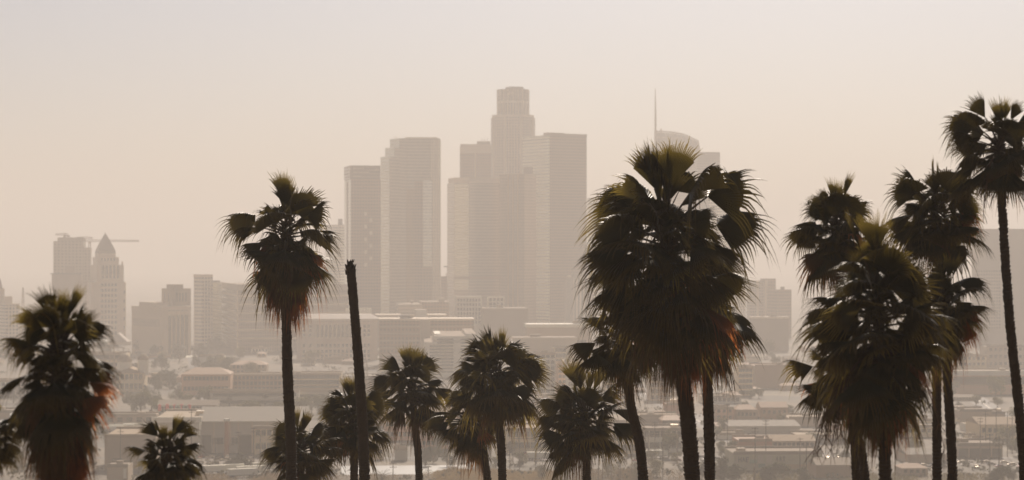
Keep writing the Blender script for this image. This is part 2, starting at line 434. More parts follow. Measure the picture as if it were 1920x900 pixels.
for a, c in zip(prof, prof[1:]):
    mb.tube([(X(a[0], D), D + 1, Z(a[1], D)), (X(c[0], D), D + 1, Z(c[1], D))], 1.1, 4)
    mb.tube([(X(a[0], D), D + 1, Z(283, D)), (X(c[0], D), D + 1, Z(c[1], D))], .5, 4)
    mb.tube([(X(a[0], D), D + 1, Z(a[1] + 11, D)), (X(c[0], D), D + 1, Z(c[1] + 11, D))], .5, 4)
local(t, mb.build('crown_frame', [sm]))
mb = MB()
for a, c in zip(prof, prof[1:]):
    e = [(X(a[0], D), D + 4), (X(c[0], D), D + 4), (X(c[0], D), D + 30), (X(a[0], D), D + 30)]
    mb.prism(e, Z(283, D), lambda p: sailz(p) - 1.5, 0)
local(t, mb.build('crown_glass', [facade('sail_glass', (.42, .40, .38), (.45, .44, .43), 8, 7, .85, .85, .5, .15)]))
mb = MB(); mb.tube([(X(1229.5, D), D + 6, Z(300, D)), (X(1229.5, D), D + 6, Z(215, D)), (X(1229.2, D), D + 6, Z(165, D))], [2.0, 1.5, .5], 6); local(t, mb.build('spire', [CONC]))
mb = MB(); mb.tube([(X(1240, D), D + 5, Z(246, D)), (X(1240, D), D + 5, Z(241, D))], 1.2, 5); local(t, mb.build('rooftop_davit', [STEEL]))
b = block(1304, 1308, 1350, 3350, 8, 285)
building('skyscraper', 'plain gridded tower standing right of the sail-topped tower behind the largest palm', 'skyscraper', b, G_FINE, gear=0)
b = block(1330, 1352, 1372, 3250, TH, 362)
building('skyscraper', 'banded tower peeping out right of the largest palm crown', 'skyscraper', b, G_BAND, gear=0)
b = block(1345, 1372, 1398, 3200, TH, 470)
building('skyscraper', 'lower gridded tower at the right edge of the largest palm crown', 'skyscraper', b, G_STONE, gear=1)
# --- pale blocks left of the big palm
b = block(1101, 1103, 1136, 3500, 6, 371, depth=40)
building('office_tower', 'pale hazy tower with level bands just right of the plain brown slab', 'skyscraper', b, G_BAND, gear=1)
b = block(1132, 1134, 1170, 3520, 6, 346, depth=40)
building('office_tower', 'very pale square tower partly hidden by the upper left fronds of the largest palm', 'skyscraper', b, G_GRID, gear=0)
b = block(1060, 1075, 1112, 3000, 20, 520)
building('office_block', 'pale columned office block at the foot of the plain brown slab', 'office building', b, facade('column_wall', (.5, .47, .43), (.2, .19, .18), 60, 5, .5, 1.1, .25), gear=1)

# --- right of the big palm
b = block(1400, 1406, 1440, 2950, 12, 526)
t = building('office_block', 'hazy block with two tall vertical ribs, between the largest palm and the palm cluster', 'office building', b, G_FINE, gear=0)
for u in (.35, .8): panel(t, b, 'R', b.lr * u, b.lr * u + 3, 10, b.z1, PALE, 'rib', 1)
part_prism(t, 'stair_tower', inset(b, .1, .8, .72, 1.45), b.z1 - 40, Z(522.5, 2950), G_BROWN, top=ROOF)
b = block(1438, 1458, 1484, 2900, 25, 543)
building('office_block', 'lower hazy block stepping down beside the ribbed block', 'office building', b, G_BROWN, gear=1)
b = block(1404, 1408, 1479, 2500, 4, 596, depth=50)
t = building('office_block', 'long dark brown flat block below the ribbed block', 'office building', b, surf('dull_brown_wall', (.26, .21, .17), .8, var=.2, scale=.03), parapet=PALE, gear=2)
b = block(1372, 1374, 1404, 2450, 4, 612, depth=40)
t = building('office_block', 'narrow pale block squeezed between the largest palm and the long dark block', 'office building', b, G_STONE, parapet=PALE, gear=1)
b = block(1822, 1828, 1960, 2650, 6, 429)
t = building('office_tower', 'wide grey slab at the right edge of the picture, behind the curved palm trunk', 'skyscraper', b, surf('smooth_grey_wall', (.40, .37, .34), .6, var=.12, scale=.03), gear=0)
panel(t, b, 'R', b.lr * .02, b.lr * .34, 20, Z(506, 2650), G_FINE, 'lower_wing', 6, 'slightly darker gridded wing along the left half')
# --- left edge
b = block(-30, 10, 37, 2560, 30, 571)
t = building('office_tower', 'stone tower with a stepped pyramid roof, cut by the left picture edge', 'skyscraper', b, G_STONE, parapet=PALE, gear=0)
part_prism(t, 'upper_stage', inset(b, .15, .8, .1, .72), b.z1, Z(556, 2560), PALE, top=CU)
part_prism(t, 'lantern', inset(b, .3, .62, .12, .4), Z(556, 2560), Z(541, 2560), PALE, top=CU)
mb = MB(); p = b.B; mb.tube([(X(0, 2580), 2580, Z(541, 2580)), (X(0, 2580), 2580, Z(522, 2580))], [3, .4], 6); local(t, mb.build('finial', [CU]))
def lattice(name, label, cat, px_, D, zb, zt, w0, w1, arms=(), group=None, m=None, thick=.25):
    x = X(px_, D); t = thing(name, label, cat, (x, D, zb), group); m = m or surf('galvanised_lattice', (.34, .32, .30), .5, .5)
    mb = MB(); n = max(5, int((zt - zb) / (w0 * 1.1)))
    cor = ((-1, -1), (1, -1), (1, 1), (-1, 1))
    def c(k, i):
        f = i / n; w = (w0 + (w1 - w0) * f) / 2; return (x + cor[k % 4][0] * w, D + cor[k % 4][1] * w, zb + (zt - zb) * f)
    for k in range(4):
        mb.tube([c(k, 0), c(k, n)], thick, 4)
        for i in range(n):
            mb.tube([c(k, i), c(k + 1, i + 1)], thick * .6, 3); mb.tube([c(k, i + 1), c(k + 1, i + 1)], thick * .6, 3)
    local(t, mb.build('lattice_mast', [m]))
    for z, half in arms:
        mb = MB()
        mb.tube([(x - half, D, z), (x, D, z + .3), (x + half, D, z)], thick * 1.1, 4); mb.tube([(x - half, D, z), (x, D, z + 2.4), (x + half, D, z)], thick * .7, 3)
        for s_ in (-1, 1): mb.tube([(x + s_ * half * .95, D, z), (x + s_ * half * .95, D, z - 2.2)], .18, 4)
        local(t, mb.build('cross_arm', [m]))
    return t
lattice('radio_mast', 'thin lattice mast standing against the sky near the left edge', 'mast', 43, 2600, 0, Z(539, 2600), 6, .8, thick=.3)

# --- tower under construction and its cranes
D = 2950
b = block(95, 100, 157, D, 8, 452)
t = building('office_tower', 'unfinished stepped concrete tower with cranes on top, left of the city hall', 'skyscraper', b, facade('raw_concrete_grid', (.37, .33, .29), (.24, .21, .18), 4, 4.5, .5, .5, .1), gear=0)
part_prism(t, 'side_wing', [tuple(b.B + b.dr * (b.lr + .02) + b.dl * 4), tuple(b.B + b.dr * (b.lr + 9) + b.dl * 4), tuple(b.B + b.dr * (b.lr + 9) + b.dl * 30), tuple(b.B + b.dr * (b.lr + .02) + b.dl * 30)], 0, Z(464, D), MATS['raw_concrete_grid'], top=ROOF)
part_prism(t, 'top_floors', inset(b, .1, .9, .13, .97), b.z1, Z(445, D), CONC)
part_prism(t, 'side_core', inset(b, .1, .9, .8, 1.02), b.z1 - 60, Z(464, D) , CONC) if False else None
part_prism(t, 'scaffold_floor', inset(b, -.05, .9, -.05, .9), Z(545, D), Z(514, D), surf('scaffold_net', (.24, .18, .14), .9, var=.3))
part_prism(t, 'scaffold_deck', inset(b, -.1, .9, -.1, .94), Z(514, D), Z(512.5, D), DARKM)
part_prism(t, 'hoist_tower', inset(b, -.08, .3, .4, .7), Z(512.5, D), Z(499, D), surf('scaffold_net', (0, 0, 0)))
def crane(label, px_, D, z0, zt, jl, jr, zj):
    x = X(px_, D); t = thing('tower_crane', label, 'crane', (x, D, z0), 'tower cranes on the unfinished tower'); m = surf('crane_steel', (.26, .21, .17), .5, .3)
    mb = MB(); n = max(2, int((zt - z0) / 4)); w = 1.2
    for sx, sy in ((-1, -1), (1, -1), (1, 1), (-1, 1)): mb.tube([(x + sx * w, D + sy * w, z0), (x + sx * w, D + sy * w, zt)], .35, 4)
    for i in range(n):
        z = z0 + (zt - z0) * i / n; mb.tube([(x - w, D - w, z), (x + w, D - w, z + 4)], .22, 3)
    local(t, mb.build('mast', [m]))
    mb = MB(); a, c = X(jl, D), X(jr, D)
    for dz, dy in ((0, -.9), (0, .9), (2.2, 0)): mb.tube([(a, D + dy, zj + dz * .6), (x, D + dy, zj + dz), (c, D + dy, zj + dz * .6)], .4, 4)
    k = a
    while k < c - 3: mb.tube([(k, D - .9, zj), (k + 1.7, D, zj + 2), (k + 3.4, D - .9, zj)], .25, 3); k += 3.4
    local(t, mb.build('jib', [m]))
    mb = MB(); mb.box(x - 1.2, x + 1.2, D - 2.6, D - 1.3, zj - 3, zj - .2); local(t, mb.build('cab', [CONC]))
    mb = MB(); e = a if abs(a - x) < abs(c - x) else c; mb.box(e - 2, e + 2, D - 1, D + 1, zj - 2.6, zj - .3); local(t, mb.build('counterweight', [CONC]))
    return t
crane('small crane with a short tilted jib on the roof of the unfinished tower', 121, 2960, Z(445, D), Z(440, D), 104, 128, Z(440.5, D))
crane('low crane with a level jib at the right roof edge of the unfinished tower', 158, 2956, Z(463, D), Z(447, D), 143, 174, Z(447, D))
crane('long-jibbed crane reaching out behind the pyramid roof of the city hall', 168, 2975, 90, Z(452, D), 150, 261, Z(452.5, D))

# --- city hall
D = 2700; k = D / F
t = thing('city_hall', 'pale stone city hall tower with a dark pyramid roof and tall slot windows', 'tower', (X(203, D), D, 0))
CH = surf('city_hall_stone', (.66, .61, .54), .7, var=.12, scale=.06)
def chblk(pa, pb, pc, d, top): return block(pa, pb, pc, d, 14, top)
m_ = chblk(170, 181, 232, D, 497)
part_prism(t, 'main_shaft', m_.poly, 0, m_.z1, CH, top=CU)
w_ = chblk(164, 171, 236, D + 6, 529)
part_prism(t, 'shoulder', w_.poly, 0, w_.z1, CH, top=CU)
u_ = chblk(174, 182, 223, D + 3, 482)
part_prism(t, 'upper_stage', u_.poly, m_.z1, u_.z1, CH, top=CU)
u2 = chblk(178, 184, 217, D + 4, 475)
part_prism(t, 'belfry', u2.poly, u_.z1, u2.z1, CH, top=CU)
mb = MB()
cx, cy = (u2.poly[0][0] + u2.poly[2][0]) / 2, (u2.poly[0][1] + u2.poly[2][1]) / 2
lv = [(1.0, 475), (.97, 470), (.80, 463), (.60, 455.5), (.40, 448.5), (.20, 442), (.10, 439)]
rings = [[(cx + (p[0] - cx) * s, cy + (p[1] - cy) * s, Z(y, D)) for p in u2.poly] for s, y in lv]
for a, c in zip(rings, rings[1:]):
    for i in range(4): mb.face([a[i], a[(i + 1) % 4], c[(i + 1) % 4], c[i]])
mb.face(rings[-1])
local(t, mb.build('pyramid_roof', [CU]))
mb = MB(); mb.tube([(cx, cy, Z(440, D)), (cx, cy, Z(435, D))], [1.2, .3], 6); local(t, mb.build('beacon', [CU]))
for bb, n, zt, zb_, w in ((u_, 6, 0, 0, 2.0),): pass
windows(t, m_, 'R', span(5, m_.lr * .17, m_.lr * .86), [(Z(489, D) + Z(508, D)) / 2 - 5], 3.0, 11, WGLASS, name='slot_window')
windows(t, m_, 'R', span(5, m_.lr * .15, m_.lr * .76), span(11, Z(640, D), Z(529, D)), 2.9, 3.6, WGLASS)
windows(t, m_, 'R', span(5, m_.lr * .17, m_.lr * .86), [Z(519, D)], 2.4, 3.4, WGLASS)
windows(t, m_, 'L', span(2, m_.ll * .2, m_.ll * .8), span(11, Z(640, D), Z(529, D)), 2.6, 3.6, WGLASS)
windows(t, w_, 'R', [w_.lr * .955], span(6, Z(640, D), Z(540, D)), 1.4, 4, WGLASS)
windows(t, u_, 'R', span(5, u_.lr * .15, u_.lr * .85), [Z(486.5, D)], 1.6, 3.0, WGLASS)
for uu in (.08, .94): panel(t, m_, 'R', m_.lr * (uu - .03), m_.lr * (uu + .03), 0, m_.z1 + 4, CH, 'corner_pier', .8)
pd = block(150, 162, 246, D - 25, 10, 640)
part_prism(t, 'podium', pd.poly, 0, pd.z1, CH, top=CU)
mb = MB(); z = pd.z1
xa, xb = X(202, D - 40), X(239, D - 40)
for yy in (D - 40,):
    mb.face([(xa, yy, z), (xb, yy, z), ((xa + xb) / 2, yy, z + 10)]); mb.face([(xa, yy, z), ((xa + xb) / 2, yy, z + 10), ((xa + xb) / 2, yy + 20, z + 10), (xa, yy + 20, z)])
    mb.face([(xb, yy, z), (xb, yy + 20, z), ((xa + xb) / 2, yy + 20, z + 10), ((xa + xb) / 2, yy, z + 10)])
local(t, mb.build('gable_roof', [CU]))
windows(t, pd, 'R', span(14, 6, pd.lr - 6), [pd.z1 - 9, pd.z1 - 22], 3.2, 6, WGLASS)

# --- court block with five tall slots
D = 2380
b = block(247, 303, 358, D, 43, 577)
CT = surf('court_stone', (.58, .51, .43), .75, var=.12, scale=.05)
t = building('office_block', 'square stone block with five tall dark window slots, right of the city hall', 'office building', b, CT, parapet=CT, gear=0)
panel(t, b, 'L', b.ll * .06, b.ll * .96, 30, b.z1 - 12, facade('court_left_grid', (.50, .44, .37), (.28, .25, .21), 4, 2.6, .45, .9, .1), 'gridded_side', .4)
us = span(5, b.lr * .2, b.lr * .92)
windows(t, b, 'R', us, [(Z(590, D) + Z(676, D)) / 2], 3.8, Z(593, D) - Z(676, D), WGLASS, CT, name='slot_window')
windows(t, b, 'R', us, [Z(586, D)], 3.2, 4, WGLASS)
part_prism(t, 'penthouse', inset(b, .25, .75, .0, .5), b.z1 + 1.2, Z(567, D), CT)
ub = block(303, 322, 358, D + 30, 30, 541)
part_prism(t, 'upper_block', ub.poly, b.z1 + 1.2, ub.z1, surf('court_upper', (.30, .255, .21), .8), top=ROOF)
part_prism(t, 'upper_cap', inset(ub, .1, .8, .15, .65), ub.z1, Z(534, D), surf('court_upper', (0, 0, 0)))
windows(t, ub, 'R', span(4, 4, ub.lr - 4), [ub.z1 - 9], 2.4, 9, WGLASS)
windows(t, ub, 'L', span(2, 4, ub.ll - 4), [ub.z1 - 9], 2.4, 9, WGLASS)
lb = block(246, 260, 378, D - 40, 6, 684)
part_prism(t, 'base_wing', lb.poly, 0, lb.z1, WHITE, top=ROOF)
windows(t, lb, 'R', span(9, lb.lr * .3, lb.lr * .75), span(2, 4, lb.z1 - 2), 3, 5, WGLASS)

# --- pale tower with cap, and wide banded block
D = 2650
b = block(363.5, 378, 399, D, 40, 520)
t = building('office_tower', 'slim pale tower with an overhanging flat cap, left of the wide banded block', 'skyscraper', b, G_GRID, gear=0)
part_prism(t, 'cap', [(p[0], p[1]) for p in inset(b, -.02, 1.02, -.03, .99)], b.z1, Z(514.5, D), PALE)
b = block(392, 398, 416, D + 20, 10, 530, depth=30)
t = building('office_tower', 'narrow striped tower between the slim capped tower and the wide banded block', 'skyscraper', b, G_BAND, gear=0)
part_prism(t, 'roof_sign_frame', inset(b, .2, .8, .2, .9), b.z1, Z(526.5, D), DARKM)
D = 2500
b = block(414.5, 446, 654, D, 11, 535)
BL = surf('banded_block_wall', (.36, .32, .275), .75, var=.12, scale=.04)
t = building('office_block', 'very wide block with level pale bands, behind the tall skirted palm trunk', 'office building', b, facade('dense_window_wall', (.26, .21, .17), (.13, .11, .09), 4.4, 2.6, .55, .7, .15), gear=1)
z = b.z1
panel(t, b, 'R', 0, b.lr, b.z1 - 5, b.z1 + 1, BL, 'top_band', .8); panel(t, b, 'L', 0, b.ll, b.z1 - 5, b.z1 + 1, BL, 'top_band', .8)
for i in range(9):
    zz = b.z1 - 11.5 - i * 9.2
    if zz < 6: break
    panel(t, b, 'R', 0, b.lr, zz - 1.1, zz + 1.1, PALE, 'spandrel_band', .7); panel(t, b, 'L', 0, b.ll, zz - 1.1, zz + 1.1, PALE, 'spandrel_band', .7)
panel(t, b, 'L', -.4, 1.6, 0, b.z1 - 5.2, PALE, 'corner_pier', 1.1)

# --- columned hall of justice
D = 2280
b = block(553, 556, 708, D, 4, 598, depth=50)
t = building('court_house', 'broad columned court house with a tiled roof, crossed by the bare dead trunk', 'court house', b, surf('court_house_stone', (.62, .56, .49), .75, var=.12, scale=.05), gear=0)
mb = MB()
A = [Vector((*p, b.z1)) for p in inset(b, -.03, 1.03, -.012, 1.012)]; Bq = [Vector((*p, Z(590, D))) for p in inset(b, .3, .7, .08, .92)]
for i in range(4): mb.face([A[i], A[(i + 1) % 4], Bq[(i + 1) % 4], Bq[i]])
mb.face(Bq); local(t, mb.build('hipped_roof', [CU]))
panel(t, b, 'R', -.5, b.lr + .5, b.z1 - 2.2, b.z1, PALE, 'cornice', 1.5)
us = span(11, b.lr * .24, b.lr * .80)
windows(t, b, 'R', us, [(Z(609, D) + Z(632, D)) / 2], 4.6, Z(609, D) - Z(632, D), WGLASS, name='tall_window')
for i in range(12):
    u = b.lr * .24 + (b.lr * .56) * i / 11
    mb = MB(); p0, p1 = face_pt(b, 'R', u, Z(633, D), .9), face_pt(b, 'R', u, Z(608, D), .9); mb.tube([p0, p1], .95, 8); local(t, mb.build('column', [PALE]))
us2 = [b.lr * f for f in (.09, .17)] + us + [b.lr * f for f in (.84, .89)]
windows(t, b, 'R', us2, [Z(y, D) for y in (648, 659, 667.5, 676)], 2.3, 3.0, WGLASS)
windows(t, b, 'R', [b.lr * f for f in (.09, .17, .84, .89)], [Z(y, D) for y in (612, 620, 628)], 2.3, 3.0, WGLASS)
windows(t, b, 'R', us2, [Z(601, D)], 2.3, 1.8, WGLASS)
panel(t, b, 'R', b.lr * .945, b.lr, 0, b.z1 - 3, PALE, 'end_pier', 1.2); panel(t, b, 'R', 0, b.lr * .04, 0, b.z1 - 3, PALE, 'end_pier', 1.2)
panel(t, b, 'R', b.lr * .2, b.lr * .94, Z(639, D), Z(637, D), PALE, 'string_course', .9)
D = 2420
b = block(646, 648, 697, D, 4, 592, depth=25)
t = building('office_block', 'block crowned with a row of bright white vertical fins, behind the court house roof', 'office building', b, TAN, gear=0)
for i in range(15):
    u = b.lr * (i + .3) / 15
    mb = MB(); p = face_pt(b, 'R', u, 0); mb.box(p.x - .55, p.x + .7, p.y - 1, p.y + 3.5, b.z1 - 1, Z(577.5, D)); local(t, mb.build('fin', [WHITE]))

# --- blocks below the stepped glass tower
D = 2520
b = block(700, 704, 836, D, 3, 592, depth=40)
building('office_block', 'long low grey block right of the row of white fins', 'office building', b, G_FINE, parapet=PALE, gear=3)
b = block(742, 746, 792, D + 60, 4, 571, depth=30)
t = building('office_block', 'pale stepped roof block at the foot of the rounded glass tower', 'office building', b, facade('soft_bands', (.42, .38, .34), (.3, .27, .24), 5, 40, 1.1, .4, .1), gear=1)
b = block(786, 790, 842, D + 80, 4, 566, depth=30)
building('office_block', 'brownish roof block below the bright gap between the towers', 'office building', b, G_BROWN, gear=1)
b = block(778, 780, 800, D - 20, 4, 581, depth=20)
building('office_block', 'small bright white roof cube right of the long low grey block', 'office building', b, WHITE, gear=0)
D = 2480
b = block(851, 854, 904, D, 4, 556, depth=30)
t = building('apartment_block', 'white gridded apartment block with open bays, below the broad grey glass tower', 'apartment building', b, WHITE, gear=0)
windows(t, b, 'R', span(8, 1.5, b.lr - 1.5), [Z(y, D) for y in (562.5, 571, 580, 588, 596, 604)], 2.5, 3.1, WGLASS)
b = block(914, 915, 946, D + 10, 3, 556, depth=25)
t = building('apartment_block', 'small white gridded block with three by four bays, right of the larger gridded block', 'apartment building', b, WHITE, gear=0)
windows(t, b, 'R', span(4, 1, b.lr - 1), [Z(y, D) for y in (562, 570.5)] + [Z(578, D)], 3.3, 3.3, WGLASS)
b = block(900, 906, 990, 2440, 4, 578, depth=30)
building('office_block', 'plain tan block under the bronze tower, behind the middle palm tip', 'office building', b, surf('plain_tan_wall', (.33, .275, .225), .8, var=.12, scale=.03), gear=1)
# --- banded low offices and slab tower
D = 2150
b = block(708, 711, 888, D, 3, 600, depth=45)
t = building('office_block', 'long brown office block with thin level bands, right of the court house', 'office building', b, G_BROWN, parapet=PALE, gear=2)
for i in range(6):
    zz = b.z1 - 6 - i * 6.6
    if zz > 3: panel(t, b, 'R', .5, b.lr - .5, zz - .8, zz + .8, surf('dull_band', (.34, .3, .26), .8), 'spandrel_band', .6)
D = 2060
b = block(788, 789.5, 807, D, 4, 599, depth=20)
building('office_tower', 'blank pale lift tower rising from the long brown office block', 'tower', b, surf('blank_pale_wall', (.45, .42, .38), .7, var=.08, scale=.03), gear=0)
D = 1950
b = block(794, 796, 893, D, 2.5, 642, depth=45)
t = building('hotel', 'white stepped hotel with dark ribbon windows, behind the middle palm', 'hotel', b, WHITE, gear=0)
part_prism(t, 'upper_storeys', inset(b, .05, .9, .19, .98), b.z1, Z(631, D), WHITE, top=ROOF)
part_prism(t, 'lift_housing', inset(b, .2, .7, .2, .32), Z(631, D), Z(628.6, D), WHITE)
part_prism(t, 'right_wing', inset(b, -.02, .9, .8, 1.0), Z(631, D), Z(626, D), WHITE, top=ROOF)
for i in range(11):
    zz = Z(637 + i * 6.0, D); s = .24 if i == 0 else (.24 if i < 2 else .10)
    if zz < 2: break
    bb = b
    for u0, u1 in ((s, .56), (.70, .97)):
        if i == 0: bb = b
        o = link('window', unit_window(WGLASS, None), t); u = b.lr * (u0 + u1) / 2
        o.location = face_pt(b, 'R', u, zz, .1 if i else -2.2) - Vector(t.location); o.rotation_euler = (0, 0, math.atan2(b.dr.y, b.dr.x)); o.scale = (b.lr * (u1 - u0), 1, 1.45)
D = 2100
b = block(984, 988, 1110, D, 3, 612, depth=60)
t = building('office_block', 'low wide white-roofed hall between the middle palm and the largest palm', 'hall', b, surf('warm_pale_wall', (.44, .39, .345), .8, var=.1, scale=.04), parapet=WHITE, gear=1, rise=2)
windows(t, b, 'R', span(10, b.lr * .2, b.lr * .9), [b.z1 - 14], 5, 3, WGLASS)
D = 2000
b = block(958, 962, 1082, D, 3, 633, depth=30)
building('office_block', 'pale long block in front of the white-roofed hall', 'office building', b, PALE, gear=1)
# ------------------------------------------------------------------ plain below the skyline
WALLS = {
 'white': WHITE, 'cream': surf('cream_wall', (0.72, 0.64, 0.48), .8, var=.15, scale=.08), 'tan': TAN,
 'brick': surf('brick_wall', (0.42, 0.21, 0.13), .85, var=.25, scale=.1), 'pink': surf('pinkish_wall', (0.60, 0.40, 0.29), .85, var=.2, scale=.08),
 'grey': surf('grey_wall', (0.45, 0.40, 0.34), .8, var=.2, scale=.08), 'blue': surf('pale_blue_wall', (0.49, 0.51, 0.50), .7, var=.15, scale=.06),
 'brown': surf('brown_wall', (0.33, 0.23, 0.15), .85, var=.25, scale=.08), 'olive': surf('olive_wall', (0.39, 0.34, 0.21), .85, var=.2),
 'teal': surf('grey_green_wall', (0.41, 0.44, 0.37), .8, var=.25, scale=.12)}
ROOFS = {'white': surf('white_roof', (.36, .32, .27), .9, var=.15, scale=.06), 'grey': surf('grey_roof', (.24, .21, .18), .9, var=.25, scale=.06),
 'blue': surf('blue_grey_roof', (.22, .22, .22), .9, var=.15, scale=.06), 'brown': surf('brown_roof', (0.30, 0.20, 0.13), .8, var=.25, scale=.06),
 'tan': surf('tan_roof', (.30, .24, .17), .9, var=.2, scale=.06)}
def low(pa, pc, yb, yt, wall, roof, shape, label, cat='warehouse', th=3, depth=25, win=None, doors=0, pb=None, name=None):
    """low building standing on the plain: yb = picture row of its foot, yt = of its wall top"""
    D = DG(yb); b = block(pa, pa if pb is None else pb, pc, D, th, yt, depth=depth)
    t = thing(name or cat.replace(' ', '_'), label, cat, (b.B.x, b.B.y, 0))
    wm, rm = WALLS[wall], ROOFS[roof]
    part_prism(t, 'wall', b.poly, 0, b.z1, wm, top=rm)
    h = b.z1
    if shape == 'flat':
        for l0, l1, r0, r1 in ((-.01, .03, -.004, 1.004), (.97, 1.01, -.004, 1.004)):
            part_prism(t, 'parapet', inset(b, l0, l1, r0, r1), b.z1 - .6, b.z1 + 1.0, rm)
        for i in range(max(1, int(b.lr / 30))):
            r0 = rng.uniform(.05, .85); l0 = rng.uniform(.2, .6)
            p = inset(b, l0, l0 + .15, r0, r0 + min(.3, 4 / b.lr)); part_prism(t, 'rooftop_unit', p, b.z1 + .004, b.z1 + rng.uniform(1.2, 2.4), rng.choice([CONC, STEEL, ROOF]))
    else:
        mb = MB(); rise = h * (.28 if shape == 'gable' else .22) + 1.0
        e = 1.01; q = [Vector((*p, b.z1 + .02)) for p in inset(b, -.03, 1.03, -.01, 1.01)]
        if shape == 'gable':     # ridge along the front
            r1 = (q[0] + q[3]) / 2 + Vector((0, 0, rise)); r2 = (q[1] + q[2]) / 2 + Vector((0, 0, rise))
            fs = [(q[0], q[1], r2, r1), (q[2], q[3], r1, r2), (q[1], q[2], r2), (q[3], q[0], r1)]
        elif shape == 'cross':   # gable end to the viewer
            r1 = (q[0] + q[1]) / 2 + Vector((0, 0, rise)); r2 = (q[2] + q[3]) / 2 + Vector((0, 0, rise))
            fs = [(q[1], q[2], r2, r1), (q[3], q[0], r1, r2), (q[0], q[1], r1), (q[2], q[3], r2)]
        else:                    # hip
            m1 = (q[0] + q[3]) / 2; m2 = (q[1] + q[2]) / 2
            r1 = m1.lerp(m2, .25) + Vector((0, 0, rise)); r2 = m1.lerp(m2, .75) + Vector((0, 0, rise))
            fs = [(q[0], q[1], r2, r1), (q[2], q[3], r1, r2), (q[1], q[2], r2), (q[3], q[0], r1)]
        for f in fs: mb.face(f)
        mb.face(q[::-1])
        local(t, mb.build('roof', [rm]))
    if win:
        n, rows, w, hh = win
        windows(t, b, 'R', span(n, b.lr * .04, b.lr * .96), [h * (i + .62) / rows for i in range(rows)], w, hh, WGLASS, None)
    for i in range(doors):
        u = b.lr * (i + .5) / doors
        panel(t, b, 'R', u - 2.4, u + 2.4, .05, min(5.0, h * .7), DARKM, 'loading_door', .12)
    return t, b

L = low
# far rows under the skyline, left to right
L(160, 236, 722, 664, 'cream', 'white', 'flat', 'pale four-storey block in front of the city hall podium', 'office building', win=(10, 4, 3, 3.2), depth=30)
t, b = L(214, 270, 735, 700, 'cream', 'tan', 'cross', 'cream terminal hall with a rounded tower dome, right of the left palm', 'hall', win=(6, 2, 2.5, 4))
for uu, r, zt in ((.30, 5.5, 24), (.93, 4.2, 28)):
    p = b.B + b.dr * b.lr * uu + b.dl * 8
    mb = MB(); mb.prism(ngon(p.x, p.y, r, 12), b.z1 - 2, b.z1 + zt * .35, 0)
    local(t, mb.build('dome_drum', [WALLS['white']]))
    mb = MB(); mb.tube([(p.x, p.y, b.z1 + zt * .35 + r * math.sin(a) * 1.1) for a in [R_(x) for x in (0, 20, 40, 60, 75, 88)]], [r * 1.05 * math.cos(R_(x)) for x in (0, 20, 40, 60, 75, 88)], 12)
    local(t, mb.build('dome', [ROOFS['white']]))
L(340, 432, 741, 702, 'pink', 'brown', 'hip', 'reddish brick hall with a hipped roof below the court block', 'hall', win=(12, 2, 2.4, 3), depth=35)
L(372, 420, 690, 668, 'white', 'white', 'flat', 'small bright block above the reddish brick hall', 'office building', depth=25)
L(540, 640, 734, 702, 'cream', 'tan', 'flat', 'pale arcaded block at the foot of the court house', 'office building', win=(16, 3, 2.2, 3), depth=30)
L(640, 720, 738, 712, 'tan', 'grey', 'flat', 'low tan block right of the pale arcaded block, behind the dead trunk', 'office building', depth=30)
L(709, 750, 722, 689, 'white', 'white', 'flat', 'bright white box behind the palm with golden top spears', 'warehouse', depth=20)
L(394, 560, 762, 735, 'blue', 'white', 'flat', 'long pale blue terminal building left of the tall skirted trunk', 'station', win=(26, 2, 3.4, 2.0), depth=20)
L(556, 700, 757, 733, 'blue', 'white', 'flat', 'long pale blue shed right of the tall skirted trunk', 'station', win=(22, 1, 4, 1.6), depth=20)
L(296, 408, 780, 760, 'white', 'grey', 'gable', 'long low grey-roofed shed with a white arcade, behind the red roof letters', 'shed', win=(14, 1, 2.2, 4), depth=18)
L(194, 292, 800, 779, 'grey', 'white', 'flat', 'low grey shed with a white roof edge at the foot of the olive trees', 'shed', depth=20, win=(5, 1, 3, 2.5))
L(420, 566, 782, 768, 'cream', 'tan', 'flat', 'very low cream shed behind the tree row, above the blue warehouse', 'shed', depth=15)
L(418, 548, 736, 704, 'brown', 'tan', 'flat', 'long brownish block between the reddish brick hall and the tall skirted trunk', 'office building', win=(16, 3, 2.2, 2.6), depth=30)
L(432, 500, 704, 684, 'tan', 'brown', 'hip', 'tan hip-roofed hall at the foot of the wide banded block', 'hall', win=(8, 2, 2.2, 2.6), depth=30)
L(60, 170, 712, 690, 'tan', 'grey', 'flat', 'tan block seen through the fronds of the skirted left palm', 'office building', win=(10, 2, 2.2, 2.6), depth=30)
# blue warehouse
t, b = L(372, 572, 850, 790, 'blue', 'blue', 'gable', 'big pale blue warehouse with a sloping blue-grey roof, left of the tall skirted trunk', 'warehouse', depth=60)
for pxa, pxb, y0, y1 in ((369 + 4, 396, 849, 816), (446, 471, 843, 816)):
    sc = b.lr / 200; panel(t, b, 'R', (pxa - 372) * sc, (pxb - 372) * sc, .1, Z(y1, b.D), DARKM, 'loading_door', .2)
sc = b.lr / 200
windows(t, b, 'R', [(p - 372) * sc for p in (402, 409, 416, 437, 444, 480, 488, 496, 512, 520, 536)], [Z(827, b.D)], 1.8, 3.2, WGLASS)
for pxa in (400, 430, 446, 472, 500, 530): panel(t, b, 'R', (pxa - 372) * sc, (pxa - 372) * sc + .5, .1, b.z1 - .3, STEEL, 'downpipe', .3)
t, b = L(288, 374, 855, 787, 'blue', 'white', 'flat', 'pale blue gable-end hall with a bright white roof edge, left part of the blue warehouses', 'warehouse', depth=70)
panel(t, b, 'R', -1, b.lr + 1, b.z1 - 1.4, b.z1 + 1.3, WHITE, 'roof_edge', .9)
